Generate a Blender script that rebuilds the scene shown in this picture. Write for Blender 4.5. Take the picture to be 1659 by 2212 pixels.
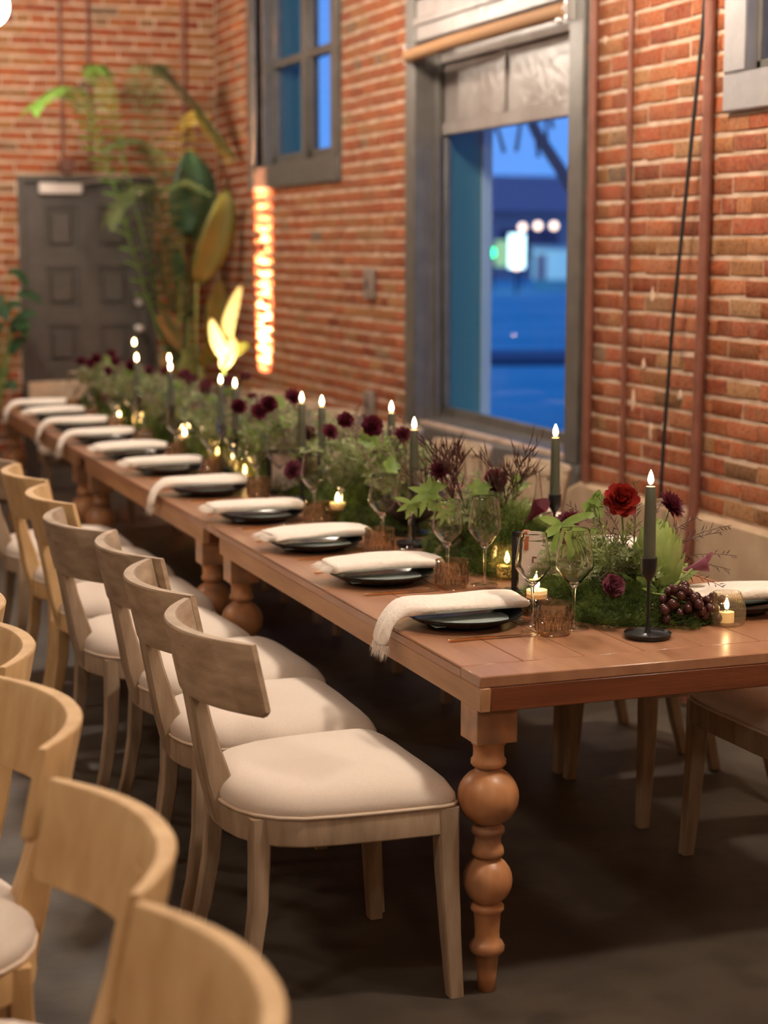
import bpy, bmesh, math, random
from math import sin, cos, pi, radians, exp, sqrt
from mathutils import Vector, Matrix, noise
S = bpy.context.scene
COL = S.collection
for o in list(bpy.data.objects): bpy.data.objects.remove(o)

# ------------------------------------------------------------------ camera
cd = bpy.data.cameras.new('camera'); cam = bpy.data.objects.new('camera', cd); COL.objects.link(cam)
cam.location = (0, 0, 1.69)
cam.rotation_euler = (radians(90 - 8.258), 0, radians(-19.937))
cd.sensor_fit = 'VERTICAL'; cd.sensor_height = 36; cd.lens = 63.47
cd.dof.use_dof = True; cd.dof.focus_distance = 4.45; cd.dof.aperture_fstop = 2.3
cd.clip_end = 300
S.camera = cam
# ------------------------------------------------------------------ world: blue dusk sky
W = bpy.data.worlds.new('dusk'); S.world = W; W.use_nodes = True
wn = W.node_tree; wn.nodes.clear()
wo = wn.nodes.new('ShaderNodeOutputWorld'); wb = wn.nodes.new('ShaderNodeBackground')
wt = wn.nodes.new('ShaderNodeTexCoord'); ws = wn.nodes.new('ShaderNodeSeparateXYZ'); wr = wn.nodes.new('ShaderNodeValToRGB')
wn.links.new(wt.outputs['Generated'], ws.inputs[0]); wn.links.new(ws.outputs['Z'], wr.inputs[0])
wn.links.new(wr.outputs[0], wb.inputs[0]); wn.links.new(wb.outputs[0], wo.inputs[0])
wr.color_ramp.elements[0].color = (.13, .34, .86, 1); wr.color_ramp.elements[1].color = (.03, .13, .52, 1)
wb.inputs[1].default_value = 1.25
# ------------------------------------------------------------------ colour management
S.view_settings.view_transform = 'Standard'; S.view_settings.look = 'None'
S.view_settings.gamma = 1; S.view_settings.use_curve_mapping = False
S.view_settings.exposure = 0.0
# globe pendants (x, y, z, radiance); their builder is pendant()
GLOBES = [(1.53, 11.0, 3.10, 260), (2.45, 5.6, 3.2, 290), (2.5, 2.9, 3.2, 350), (-.9, 7.6, 3.1, 160), (-.9, 2.4, 3.1, 150), (-2.6, 5.0, 3.1, 100), (2.2, 8.3, 3.25, 230), (.5, -.7, 3.0, 120)]  # last globe is added fill, brightening the sides that face the camera
GLOBE_COL = (1, .84, .68)

rnd = random.Random(7)
# ------------------------------------------------------------------ materials
def mat(name, base, rough=.5, metal=0, spec=None, emit=None, es=0, alt=None, nscale=8, nmix=(.35, .65), stretch=(1, 1, 1),
        bump=0, bscale=60, objrand=0, coat=0, sheen=0, sss=0, trans=0, detail=4, alt2=None, s2=3):
    m = bpy.data.materials.new(name); m.use_nodes = True
    nt = m.node_tree; b = nt.nodes['Principled BSDF']
    b.inputs['Base Color'].default_value = (*base, 1); b.inputs['Roughness'].default_value = rough
    b.inputs['Metallic'].default_value = metal
    if spec is not None: b.inputs['Specular IOR Level'].default_value = spec
    if coat: b.inputs['Coat Weight'].default_value = coat; b.inputs['Coat Roughness'].default_value = .15
    if sheen: b.inputs['Sheen Weight'].default_value = sheen
    if sss:
        b.inputs['Subsurface Weight'].default_value = sss; b.inputs['Subsurface Radius'].default_value = (.02, .012, .006)
    if trans: b.inputs['Transmission Weight'].default_value = trans
    if emit: b.inputs['Emission Color'].default_value = (*emit, 1); b.inputs['Emission Strength'].default_value = es
    vec = None
    if alt or bump:
        tc = nt.nodes.new('ShaderNodeTexCoord'); mp = nt.nodes.new('ShaderNodeMapping')
        nt.links.new(tc.outputs['Object'], mp.inputs[0]); mp.inputs['Scale'].default_value = stretch
        vec = mp.outputs[0]
        if objrand:
            oi = nt.nodes.new('ShaderNodeObjectInfo'); ml = nt.nodes.new('ShaderNodeMath'); ml.operation = 'MULTIPLY'
            ml.inputs[1].default_value = 37; nt.links.new(oi.outputs['Random'], ml.inputs[0])
            nt.links.new(ml.outputs[0], mp.inputs['Location'])
    if alt:
        n = nt.nodes.new('ShaderNodeTexNoise'); n.inputs['Scale'].default_value = nscale; n.inputs['Detail'].default_value = detail
        nt.links.new(vec, n.inputs['Vector'])
        r = nt.nodes.new('ShaderNodeValToRGB'); r.color_ramp.elements[0].position = nmix[0]; r.color_ramp.elements[1].position = nmix[1]
        r.color_ramp.elements[0].color = (*base, 1); r.color_ramp.elements[1].color = (*alt, 1)
        nt.links.new(n.outputs[0], r.inputs[0]); out = r.outputs[0]
        if alt2:
            n2 = nt.nodes.new('ShaderNodeTexNoise'); n2.inputs['Scale'].default_value = s2; nt.links.new(tc.outputs['Object'], n2.inputs['Vector'])
            r2 = nt.nodes.new('ShaderNodeValToRGB'); r2.color_ramp.elements[0].position = .45; r2.color_ramp.elements[1].position = .7
            mx = nt.nodes.new('ShaderNodeMix'); mx.data_type = 'RGBA'; nt.links.new(n2.outputs[0], r2.inputs[0])
            nt.links.new(r2.outputs[0], mx.inputs[0]); nt.links.new(out, mx.inputs[6]); mx.inputs[7].default_value = (*alt2, 1)
            out = mx.outputs[2]
        nt.links.new(out, b.inputs['Base Color'])
    if bump:
        n = nt.nodes.new('ShaderNodeTexNoise'); n.inputs['Scale'].default_value = bscale; n.inputs['Detail'].default_value = 5
        nt.links.new(vec, n.inputs['Vector']); bp = nt.nodes.new('ShaderNodeBump'); bp.inputs['Strength'].default_value = bump
        bp.inputs['Distance'].default_value = .01
        nt.links.new(n.outputs[0], bp.inputs['Height']); nt.links.new(bp.outputs[0], b.inputs['Normal'])
    return m

def brick_mat(name, attr):
    m = mat(name, (.4, .12, .05), .85, bump=.5, bscale=45)
    nt = m.node_tree; b = nt.nodes['Principled BSDF']
    if attr:
        s = nt.nodes.new('ShaderNodeAttribute'); s.attribute_name = 'tint'; fac = s.outputs['Fac']
    else:
        s = nt.nodes.new('ShaderNodeObjectInfo'); fac = s.outputs['Random']
    r = nt.nodes.new('ShaderNodeValToRGB'); cr = r.color_ramp; cr.interpolation = 'LINEAR'
    stops = [(0, (.22, .036, .009)), (.2, (.31, .060, .013)), (.42, (.36, .092, .022)), (.62, (.27, .062, .017)), (.78, (.33, .108, .030)), (.90, (.32, .135, .040)), (.975, (.26, .13, .05)), (1, (.14, .10, .07))]
    cr.elements[0].position = 0; cr.elements[0].color = (*stops[0][1], 1); cr.elements[1].position = 1; cr.elements[1].color = (*stops[-1][1], 1)
    for p, c in stops[1:-1]: e = cr.elements.new(p); e.color = (*c, 1)
    nt.links.new(fac, r.inputs[0])
    geo = nt.nodes.new('ShaderNodeNewGeometry')
    n = nt.nodes.new('ShaderNodeTexNoise'); n.inputs['Scale'].default_value = 22; n.inputs['Detail'].default_value = 6
    nt.links.new(geo.outputs['Position'], n.inputs['Vector'])
    r2 = nt.nodes.new('ShaderNodeValToRGB'); r2.color_ramp.elements[0].position = .35; r2.color_ramp.elements[1].position = .75
    r2.color_ramp.elements[0].color = (0, 0, 0, 1); r2.color_ramp.elements[1].color = (.6, .6, .6, 1)
    nt.links.new(n.outputs[0], r2.inputs[0])
    n3 = nt.nodes.new('ShaderNodeTexNoise'); n3.inputs['Scale'].default_value = 60; n3.inputs['Detail'].default_value = 8; nt.links.new(geo.outputs['Position'], n3.inputs['Vector'])
    r3 = nt.nodes.new('ShaderNodeValToRGB'); r3.color_ramp.elements[0].position = .36; r3.color_ramp.elements[0].color = (.5, .5, .5, 1); r3.color_ramp.elements[1].position = .52; r3.color_ramp.elements[1].color = (1, 1, 1, 1)
    nt.links.new(n3.outputs[0], r3.inputs[0])
    mx = nt.nodes.new('ShaderNodeMix'); mx.data_type = 'RGBA'
    nt.links.new(r2.outputs[0], mx.inputs[0]); nt.links.new(r.outputs[0], mx.inputs[6]); mx.inputs[7].default_value = (.32, .150, .070, 1)
    mu = nt.nodes.new('ShaderNodeMix'); mu.data_type = 'RGBA'; mu.blend_type = 'MULTIPLY'; mu.inputs[0].default_value = .8; nt.links.new(mx.outputs[2], mu.inputs[6]); nt.links.new(r3.outputs[0], mu.inputs[7])
    nt.links.new(mu.outputs[2], b.inputs['Base Color'])
    return m

def thin_glass(name, tint=(1, 1, 1), edge=(.75, .78, .8), ior=1.5, extra=0.0, rough=0.0, facing=.35, gk=.8, body=None, bodyw=0):
    m = bpy.data.materials.new(name); m.use_nodes = True; nt = m.node_tree; nt.nodes.clear()
    o = nt.nodes.new('ShaderNodeOutputMaterial'); t = nt.nodes.new('ShaderNodeBsdfTransparent'); g = nt.nodes.new('ShaderNodeBsdfGlossy')
    g.inputs['Roughness'].default_value = rough; g.inputs['Color'].default_value = (1, 1, 1, 1)
    lw = nt.nodes.new('ShaderNodeLayerWeight'); lw.inputs['Blend'].default_value = facing
    mc = nt.nodes.new('ShaderNodeMix'); mc.data_type = 'RGBA'; mc.inputs[6].default_value = (*tint, 1); mc.inputs[7].default_value = (*edge, 1)
    nt.links.new(lw.outputs['Facing'], mc.inputs[0]); nt.links.new(mc.outputs[2], t.inputs[0])
    l5 = nt.nodes.new('ShaderNodeLayerWeight'); l5.inputs['Blend'].default_value = .5
    pw = nt.nodes.new('ShaderNodeMath'); pw.operation = 'POWER'; pw.inputs[1].default_value = 4.5; nt.links.new(l5.outputs['Facing'], pw.inputs[0])
    ad = nt.nodes.new('ShaderNodeMath'); ad.operation = 'MULTIPLY_ADD'; ad.inputs[1].default_value = gk; ad.inputs[2].default_value = 2 * ((ior - 1) / (ior + 1)) ** 2 + extra; ad.use_clamp = True
    nt.links.new(pw.outputs[0], ad.inputs[0])
    mx = nt.nodes.new('ShaderNodeMixShader'); nt.links.new(ad.outputs[0], mx.inputs[0]); nt.links.new(t.outputs[0], mx.inputs[1]); nt.links.new(g.outputs[0], mx.inputs[2])
    out = mx.outputs[0]
    if body:
        d = nt.nodes.new('ShaderNodeBsdfTranslucent'); d.inputs[0].default_value = (*body, 1)
        m2 = nt.nodes.new('ShaderNodeMixShader'); m2.inputs[0].default_value = bodyw
        nt.links.new(out, m2.inputs[1]); nt.links.new(d.outputs[0], m2.inputs[2]); out = m2.outputs[0]
    nt.links.new(out, o.inputs[0]); return m

def leaf_mat(name, a, b2, rough=.5, t=.35, sc=9):
    m = mat(name, a, rough, alt=b2, nscale=sc, nmix=(.3, .7), objrand=1)
    nt = m.node_tree; b = nt.nodes['Principled BSDF']; out = nt.nodes['Material Output']
    tr = nt.nodes.new('ShaderNodeBsdfTranslucent'); src = b.inputs['Base Color'].links[0].from_socket
    nt.links.new(src, tr.inputs[0]); mx = nt.nodes.new('ShaderNodeMixShader'); mx.inputs[0].default_value = t
    nt.links.new(b.outputs[0], mx.inputs[1]); nt.links.new(tr.outputs[0], mx.inputs[2]); nt.links.new(mx.outputs[0], out.inputs[0])
    return m

M = {}
M['brick'] = brick_mat('brick', False); M['brick_far'] = brick_mat('brick_far', True)
M['mortar'] = mat('mortar', (.40, .27, .18), .95, alt=(.60, .45, .34), nscale=9, bump=.6, bscale=30)
M['plaster'] = mat('plaster', (.42, .29, .18), .9, alt=(.52, .38, .25), nscale=5, bump=.3, bscale=20, alt2=(.36, .24, .15))
M['patch'] = mat('mortar_patch', (.62, .45, .33), .9, bump=.4, bscale=50)
M['floor'] = mat('floor_concrete', (.046, .035, .026), .55, alt=(.095, .076, .056), nscale=2.2, nmix=(.3, .7), bump=.15, bscale=25, alt2=(.05, .04, .03), s2=7, detail=8)
M['ceiling'] = mat('ceiling_paint', (.16, .11, .08), .9)
M['plainwall'] = mat('plain_wall', (.35, .18, .11), .9)
M['frame'] = mat('window_paint', (.092, .084, .074), .38, alt=(.12, .11, .098), nscale=12, bump=.12, bscale=40)
M['frame_light'] = mat('window_paint_light', (.22, .21, .215), .33, alt=(.27, .25, .25), nscale=9, bump=.15, bscale=30)
M['panel'] = mat('painted_glass', (.20, .17, .155), .3, alt=(.28, .25, .235), nscale=5, bump=.35, bscale=18)
M['door'] = mat('door_paint', (.052, .043, .034), .5, alt=(.066, .055, .045), nscale=10)
M['teal'] = mat('exterior_paint', (.06, .18, .20), .6)
M['extwhite'] = mat('exterior_trim', (.45, .5, .55), .6)
M['roller'] = mat('roller_shade', (.36, .19, .085), .7, bump=.2, bscale=80)
M['pipe'] = mat('painted_pipe', (.17, .055, .032), .5, alt=(.22, .08, .05), nscale=12)
M['black'] = mat('black_metal', (.012, .012, .013), .35, spec=.4)
M['cable'] = mat('black_cable', (.01, .01, .01), .6)
M['greybox'] = mat('grey_box', (.22, .17, .14), .6)
M['chrome'] = mat('satin_metal', (.7, .68, .65), .3, metal=.8)
M['closer'] = mat('closer_metal', (.78, .70, .64), .45)
M['glasspane'] = thin_glass('window_glass', (.93, .97, 1), (.85, .93, .97), 1.12, gk=.12)
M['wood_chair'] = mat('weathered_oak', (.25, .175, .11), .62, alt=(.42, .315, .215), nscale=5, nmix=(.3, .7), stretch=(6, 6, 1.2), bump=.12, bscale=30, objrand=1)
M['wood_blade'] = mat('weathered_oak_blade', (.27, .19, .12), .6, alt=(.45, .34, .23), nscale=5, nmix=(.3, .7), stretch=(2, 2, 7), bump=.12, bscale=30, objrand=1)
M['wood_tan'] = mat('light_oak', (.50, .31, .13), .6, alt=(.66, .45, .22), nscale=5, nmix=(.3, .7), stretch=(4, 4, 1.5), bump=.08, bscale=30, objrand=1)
M['linen'] = mat('cream_linen', (.70, .61, .52), .85, alt=(.76, .67, .58), nscale=300, bump=.15, bscale=500, sheen=.2)
M['piping'] = mat('piping', (.72, .60, .47), .8)
M['top'] = mat('table_top', (.31, .145, .075), .30, alt=(.41, .21, .115), nscale=4, nmix=(.3, .7), stretch=(7, .7, 4), bump=.05, bscale=20, objrand=1, coat=.12)
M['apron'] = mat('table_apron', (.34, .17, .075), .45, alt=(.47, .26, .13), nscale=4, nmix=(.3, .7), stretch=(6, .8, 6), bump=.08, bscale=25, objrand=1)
M['apron_shaded'] = mat('table_apron_shaded', (.13, .036, .013), .42, alt=(.20, .062, .022), nscale=4, nmix=(.3, .7), stretch=(.8, 6, 8), bump=.08, bscale=25, objrand=1)  # shade of the end faces painted in, darker than the side aprons
M['leg'] = mat('turned_leg', (.42, .18, .07), .38, alt=(.58, .29, .13), nscale=5, nmix=(.3, .7), stretch=(5, 5, .9), bump=.06, bscale=25, objrand=1, alt2=(.20, .11, .07), s2=9)
M['plate'] = mat('black_glaze', (.012, .013, .014), .22)
M['card'] = mat('menu_card', (.40, .48, .47), .7)
M['whitecard'] = mat('white_card', (.75, .65, .56), .7)
M['ink'] = mat('dark_ink', (.16, .03, .02), .7)
M['leather'] = mat('leather', (.42, .12, .035), .55)
M['gold'] = mat('gold_metal', (.75, .42, .18), .22, metal=1)
M['napkin'] = mat('napkin_cotton', (.84, .77, .67), .9, alt=(.88, .81, .72), nscale=60, bump=.35, bscale=90, sheen=.3)
M['glass'] = thin_glass('clear_glass', (.985, .98, .97), (.40, .38, .35), 1.5, .035, facing=.42)
M['realglass'] = mat('solid_glass', (.99, .985, .98), .0, trans=1)
M['realglass'].node_tree.nodes['Principled BSDF'].inputs['IOR'].default_value = 1.45
M['amber'] = thin_glass('amber_glass', (.86, .70, .50), (.36, .23, .11), 1.55, .09, .02, body=(.7, .48, .24), bodyw=.03)
M['gold_glass'] = thin_glass('ribbed_gold_glass', (.95, .85, .60), (.60, .42, .16), 1.55, .02, .03, body=(.9, .68, .25), bodyw=.10)
M['smoke_glass'] = thin_glass('ribbed_clear_glass', (.93, .89, .82), (.52, .46, .36), 1.5, .02, .03, body=(.8, .7, .5), bodyw=.05)
M['wax'] = mat('flame_lit_wax', (.85, .68, .38), .5, sss=.3, emit=(1, .55, .16), es=.35)  # weak emission stands in for candlelight glowing in the wax
M['sage'] = mat('sage_wax', (.075, .082, .052), .45, alt=(.09, .098, .065), nscale=10)
M['flame'] = mat('candle_flame', (1, .8, .5), .5, emit=(1, .70, .34), es=34)
M['wick'] = mat('wick', (.02, .015, .01), .9)
M['bulb'] = mat('globe_bulb', (1, 1, 1), .5, emit=GLOBE_COL, es=85)
M['moss'] = leaf_mat('moss', (.02, .048, .008), (.17, .24, .045), .6, .3, 22)
M['fern'] = leaf_mat('fern', (.11, .16, .035), (.34, .42, .12), .5, .35, 12)
M['sageleaf'] = leaf_mat('sage_leaf', (.18, .24, .10), (.50, .56, .30), .5, .35, 10)
M['lime'] = leaf_mat('lime_leaf', (.17, .29, .05), (.30, .42, .12), .45, .4, 20)
M['protea'] = leaf_mat('protea_bract', (.30, .42, .10), (.46, .55, .20), .5, .3, 14)
M['fluff'] = leaf_mat('dried_flower', (.20, .15, .10), (.42, .34, .25), .7, .3, 30)
M['dark'] = leaf_mat('burgundy_twig', (.045, .016, .014), (.10, .04, .03), .5, .15, 20)
M['stem'] = leaf_mat('green_stem', (.17, .25, .06), (.26, .33, .10), .5, .1, 20)
M['red'] = leaf_mat('red_petal', (.25, .012, .012), (.42, .035, .025), .5, .25, 30)
M['wine'] = leaf_mat('wine_petal', (.085, .008, .018), (.16, .02, .04), .5, .2, 30)
M['mauve'] = leaf_mat('mauve_petal', (.22, .05, .09), (.36, .12, .17), .5, .3, 30)
M['grape'] = mat('grape_skin', (.04, .010, .009), .3, alt=(.085, .022, .018), nscale=12, objrand=1, sss=.1)
M['bigleaf'] = leaf_mat('banana_leaf', (.022, .07, .035), (.05, .12, .045), .35, .25, 5)
M['oliveleaf'] = leaf_mat('olive_leaf', (.12, .14, .025), (.18, .16, .03), .4, .3, 5)
M['palm'] = leaf_mat('palm_leaf', (.07, .105, .035), (.15, .18, .07), .45, .3, 8)
M['palmlit'] = leaf_mat('palm_leaf_lit', (.16, .36, .05), (.26, .44, .10), .45, .35, 8)  # lit copy of the palm leaf, brightness put into the colour
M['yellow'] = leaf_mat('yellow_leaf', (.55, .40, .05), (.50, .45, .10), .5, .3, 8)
M['litleaf'] = leaf_mat('leaf_painted_lit', (.62, .52, .22), (.72, .64, .34), .5, .5, 6)  # brightness of the uplit leaves put into their pale colour
M['pot'] = mat('dark_pot', (.05, .035, .03), .6)
M['soil'] = mat('soil', (.03, .02, .012), .95)
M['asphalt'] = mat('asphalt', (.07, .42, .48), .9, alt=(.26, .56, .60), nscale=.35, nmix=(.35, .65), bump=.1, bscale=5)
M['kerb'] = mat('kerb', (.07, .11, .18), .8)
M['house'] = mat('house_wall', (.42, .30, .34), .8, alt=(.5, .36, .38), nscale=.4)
M['roofm'] = mat('roof', (.36, .24, .28), .8)
M['bark'] = mat('bark', (.22, .16, .18), .9)
M['signwhite'] = mat('sign_light', (1, 1, 1), .5, emit=(.72, 1, .88), es=3.4)
M['signyellow'] = mat('sign_side', (.7, .8, .3), .5, emit=(.45, .62, .22), es=.8)
M['greenlamp'] = mat('green_lamp', (0, 1, .3), .5, emit=(.01, .95, .28), es=7)
M['warmlamp'] = mat('warm_lamp', (1, .8, .6), .5, emit=(1, .62, .42), es=5)
M['kiosk'] = mat('kiosk', (.6, .75, .75), .5, emit=(.30, .55, .60), es=.5)
M['ext_dark'] = mat('ext_dark', (.05, .08, .14), .8)

# ------------------------------------------------------------------ mesh builder
class MB:
    def __init__(s): s.v = []; s.f = []; s.t = []
    def add(s, vs, fs):
        n = len(s.v); s.v += [tuple(p) for p in vs]; s.f += [tuple(i + n for i in f) for f in fs]; return s
    def box(s, x0, x1, y0, y1, z0, z1):
        return s.add([(x, y, z) for z in (z0, z1) for y in (y0, y1) for x in (x0, x1)],
                     [(0, 2, 3, 1), (4, 5, 7, 6), (0, 1, 5, 4), (2, 6, 7, 3), (0, 4, 6, 2), (1, 3, 7, 5)])
    def bbox(s, x0, x1, y0, y1, z0, z1, b=.004):   # bevelled box (chamfered)
        cx, cy, cz = (x0 + x1) / 2, (y0 + y1) / 2, (z0 + z1) / 2; hx, hy, hz = (x1 - x0) / 2, (y1 - y0) / 2, (z1 - z0) / 2
        b = min(b, hx * .45, hy * .45, hz * .45)
        bm = bmesh.new(); bmesh.ops.create_cube(bm, size=1)
        for v in bm.verts: v.co = Vector((v.co.x * 2 * hx + cx, v.co.y * 2 * hy + cy, v.co.z * 2 * hz + cz))
        bmesh.ops.bevel(bm, geom=bm.edges[:], offset=b, segments=1, affect='EDGES')
        bm.verts.index_update(); s.add([v.co[:] for v in bm.verts], [[v.index for v in f.verts] for f in bm.faces]); bm.free(); return s
    def lathe(s, prof, n=24, c=(0, 0, 0), rib=None, closed=False):
        vs = []
        for (r, z) in prof:
            for k in range(n):
                a = 2 * pi * k / n; rr = r if rib is None else rib(r, z, a)
                vs.append((c[0] + rr * cos(a), c[1] + rr * sin(a), c[2] + z))
        fs = []; m = len(prof)
        for i in range(m - 1 + (1 if closed else 0)):
            j = (i + 1) % m
            for k in range(n): fs.append((i * n + k, i * n + (k + 1) % n, j * n + (k + 1) % n, j * n + k))
        if not closed:
            if prof[0][0] > 1e-5: fs.append(tuple(range(n))[::-1])
            if prof[-1][0] > 1e-5: fs.append(tuple(range((m - 1) * n, m * n)))
        return s.add(vs, fs)
    def surf(s, prof, n=24, c=(0, 0, 0), rib=None):   # open lathe with no caps
        vs = []; m = len(prof)
        for (r, z) in prof:
            for k in range(n):
                a = 2 * pi * k / n; rr = r if rib is None else rib(r, z, a)
                vs.append((c[0] + rr * cos(a), c[1] + rr * sin(a), c[2] + z))
        return s.add(vs, [(i * n + k, i * n + (k + 1) % n, (i + 1) * n + (k + 1) % n, (i + 1) * n + k) for i in range(m - 1) for k in range(n)])
    def tube(s, pts, rad, n=8, sq=None, caps=True):
        pts = [Vector(p) for p in pts]; m = len(pts); vs = []
        if not hasattr(rad, '__len__'): rad = [rad] * m
        up = Vector((0, 0, 1)); prev = None
        for i, p in enumerate(pts):
            d = (pts[min(i + 1, m - 1)] - pts[max(i - 1, 0)]).normalized()
            if prev is None: a = d.orthogonal().normalized()
            else:
                a = prev - d * prev.dot(d)
                a = a.normalized() if a.length > 1e-6 else d.orthogonal().normalized()
            prev = a; b = d.cross(a)
            for k in range(n):
                t = 2 * pi * k / n; vs.append(p + (a * cos(t) + b * sin(t)) * rad[i])
        fs = [(i * n + k, i * n + (k + 1) % n, (i + 1) * n + (k + 1) % n, (i + 1) * n + k) for i in range(m - 1) for k in range(n)]
        if caps: fs += [tuple(range(n))[::-1], tuple(range((m - 1) * n, m * n))]
        return s.add(vs, fs)
    def loft(s, rings, cap=True, loop=True):
        n = len(rings[0]); vs = [p for r in rings for p in r]; e = n if loop else n - 1
        fs = [(i * n + k, i * n + (k + 1) % n, (i + 1) * n + (k + 1) % n, (i + 1) * n + k) for i in range(len(rings) - 1) for k in range(e)]
        if cap: fs += [tuple(range(n))[::-1], tuple(range((len(rings) - 1) * n, len(rings) * n))]
        return s.add(vs, fs)
    def sweep(s, pts, w, h, e=.15, twist=0):   # rectangular section, corners chamfered, z-ish path
        rings = []; m = len(pts)
        for i, p in enumerate(pts):
            ww = (w[0] + (w[1] - w[0]) * i / (m - 1)) / 2; hh = (h[0] + (h[1] - h[0]) * i / (m - 1)) / 2; c = e * min(ww, hh)
            rings.append([(p[0] + a, p[1] + b, p[2]) for a, b in ((-ww + c, -hh), (ww - c, -hh), (ww, -hh + c), (ww, hh - c), (ww - c, hh), (-ww + c, hh), (-ww, hh - c), (-ww, -hh + c))])
        return s.loft(rings)
    def sphere(s, c, r, n=10, m=7, sc=(1, 1, 1)):
        vs = [(c[0], c[1], c[2] - r * sc[2])]
        for i in range(1, m):
            ph = -pi / 2 + pi * i / m
            for k in range(n):
                t = 2 * pi * k / n; vs.append((c[0] + r * sc[0] * cos(ph) * cos(t), c[1] + r * sc[1] * cos(ph) * sin(t), c[2] + r * sc[2] * sin(ph)))
        vs.append((c[0], c[1], c[2] + r * sc[2])); fs = []
        for k in range(n): fs.append((0, 1 + (k + 1) % n, 1 + k))
        for i in range(m - 2):
            for k in range(n): fs.append((1 + i * n + k, 1 + i * n + (k + 1) % n, 1 + (i + 1) * n + (k + 1) % n, 1 + (i + 1) * n + k))
        L = 1 + (m - 1) * n
        for k in range(n): fs.append((L, L - n + k, L - n + (k + 1) % n))
        return s.add(vs, fs)
    def mesh(s, name, m, smooth=True):
        me = bpy.data.meshes.new(name); me.from_pydata(s.v, [], s.f); me.materials.append(m)
        if smooth:
            me.polygons.foreach_set('use_smooth', [True] * len(me.polygons))
            me.update()
            if smooth == 'auto':
                try: me.set_sharp_from_angle(angle=radians(38))
                except Exception: pass
        me.update(); return me
    def build(s, name, m, parent=None, smooth='auto', loc=None):
        o = bpy.data.objects.new(name, s.mesh(name, m, smooth)); COL.objects.link(o)
        if parent: o.parent = parent
        if loc: o.location = loc
        return o

def tag(o, label=None, cat=None, group=None, kind=None):
    if label: o['label'] = label
    if cat: o['category'] = cat
    if group: o['group'] = group
    if kind: o['kind'] = kind
    return o
def thing(name, label, cat, loc=(0, 0, 0), rz=0, group=None):
    o = bpy.data.objects.new(name, None); COL.objects.link(o); o.empty_display_size = .1
    o.location = loc; o.rotation_euler = (0, 0, rz); return tag(o, label, cat, group)
def copy_tree(o, parent=None):
    c = o.copy(); COL.objects.link(c); c.parent = parent
    for ch in list(o.children): copy_tree(ch, c)
    return c
def dup(o, label, loc, rz=0, group=None, sc=1):
    c = copy_tree(o); c['label'] = label; c.location = loc; c.rotation_euler = (0, 0, rz); c.scale = (sc, sc, sc)
    if group: c['group'] = group
    return c
def struct(o): o['kind'] = 'structure'; return o
ORD = ['nearest', 'second', 'third', 'fourth', 'fifth', 'sixth', 'seventh', 'eighth', 'ninth', 'tenth', 'eleventh', 'twelfth']

# ================================================================== ROOM
XW, YB, ZC = 3.35, 12.74, 4.4      # right wall plane, back wall plane, ceiling
X0, Y0 = -5.0, -2.5
fl = struct(MB().box(X0 - .3, XW + .3, Y0 - .3, YB + .3, -.1, 0).build('floor', M['floor'], smooth=False))
struct(MB().box(X0 - .3, XW + .3, Y0 - .3, YB + .3, ZC, ZC + .2).build('ceiling', M['ceiling'], smooth=False))
struct(MB().box(X0 - .3, X0, Y0 - .3, YB + .3, 0, ZC).build('wall_left', M['plainwall'], smooth=False))
struct(MB().box(X0, XW + .3, Y0 - .3, Y0, 0, ZC).build('wall_front', M['plainwall'], smooth=False))

# openings in the right wall: y0, y1, z0, z1 (outer edge of the casing)
BIG = (6.80, 8.86, .685, 3.75); SMALL = (9.95, 11.84, 2.08, 3.95); THIRD = (3.7, 5.69, 2.165, 3.9)
HOLES = [BIG, SMALL, THIRD]; CW = .13   # casing width
def wall_with_holes(mb, holes, a0, a1, z0, z1, fn):
    ys = sorted({a0, a1, *[h[0] for h in holes], *[h[1] for h in holes]}); zs = sorted({z0, z1, *[h[2] for h in holes], *[h[3] for h in holes]})
    for i in range(len(ys) - 1):
        for j in range(len(zs) - 1):
            cy, cz = (ys[i] + ys[i + 1]) / 2, (zs[j] + zs[j + 1]) / 2
            if any(h[0] < cy < h[1] and h[2] < cz < h[3] for h in holes): continue
            fn(mb, ys[i], ys[i + 1], zs[j], zs[j + 1])
inner = [(h[0] + CW, h[1] - CW, h[2] + CW, h[3] - CW) for h in HOLES]
mb = MB(); wall_with_holes(mb, inner, Y0, YB + .3, 0, ZC, lambda m, a, b, c, d: m.box(XW + .0045, XW + .40, a, b, c, d))
wall_r = struct(mb.build('wall_right', M['mortar'], smooth=False))
DOOR = (1.93, 2.89, 0, 2.20)
mb = MB(); wall_with_holes(mb, [DOOR], X0, XW + .4, 0, ZC, lambda m, a, b, c, d: m.box(a, b, YB + .0045, YB + .30, c, d))
wall_b = struct(mb.build('wall_back', M['mortar'], smooth=False))

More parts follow.
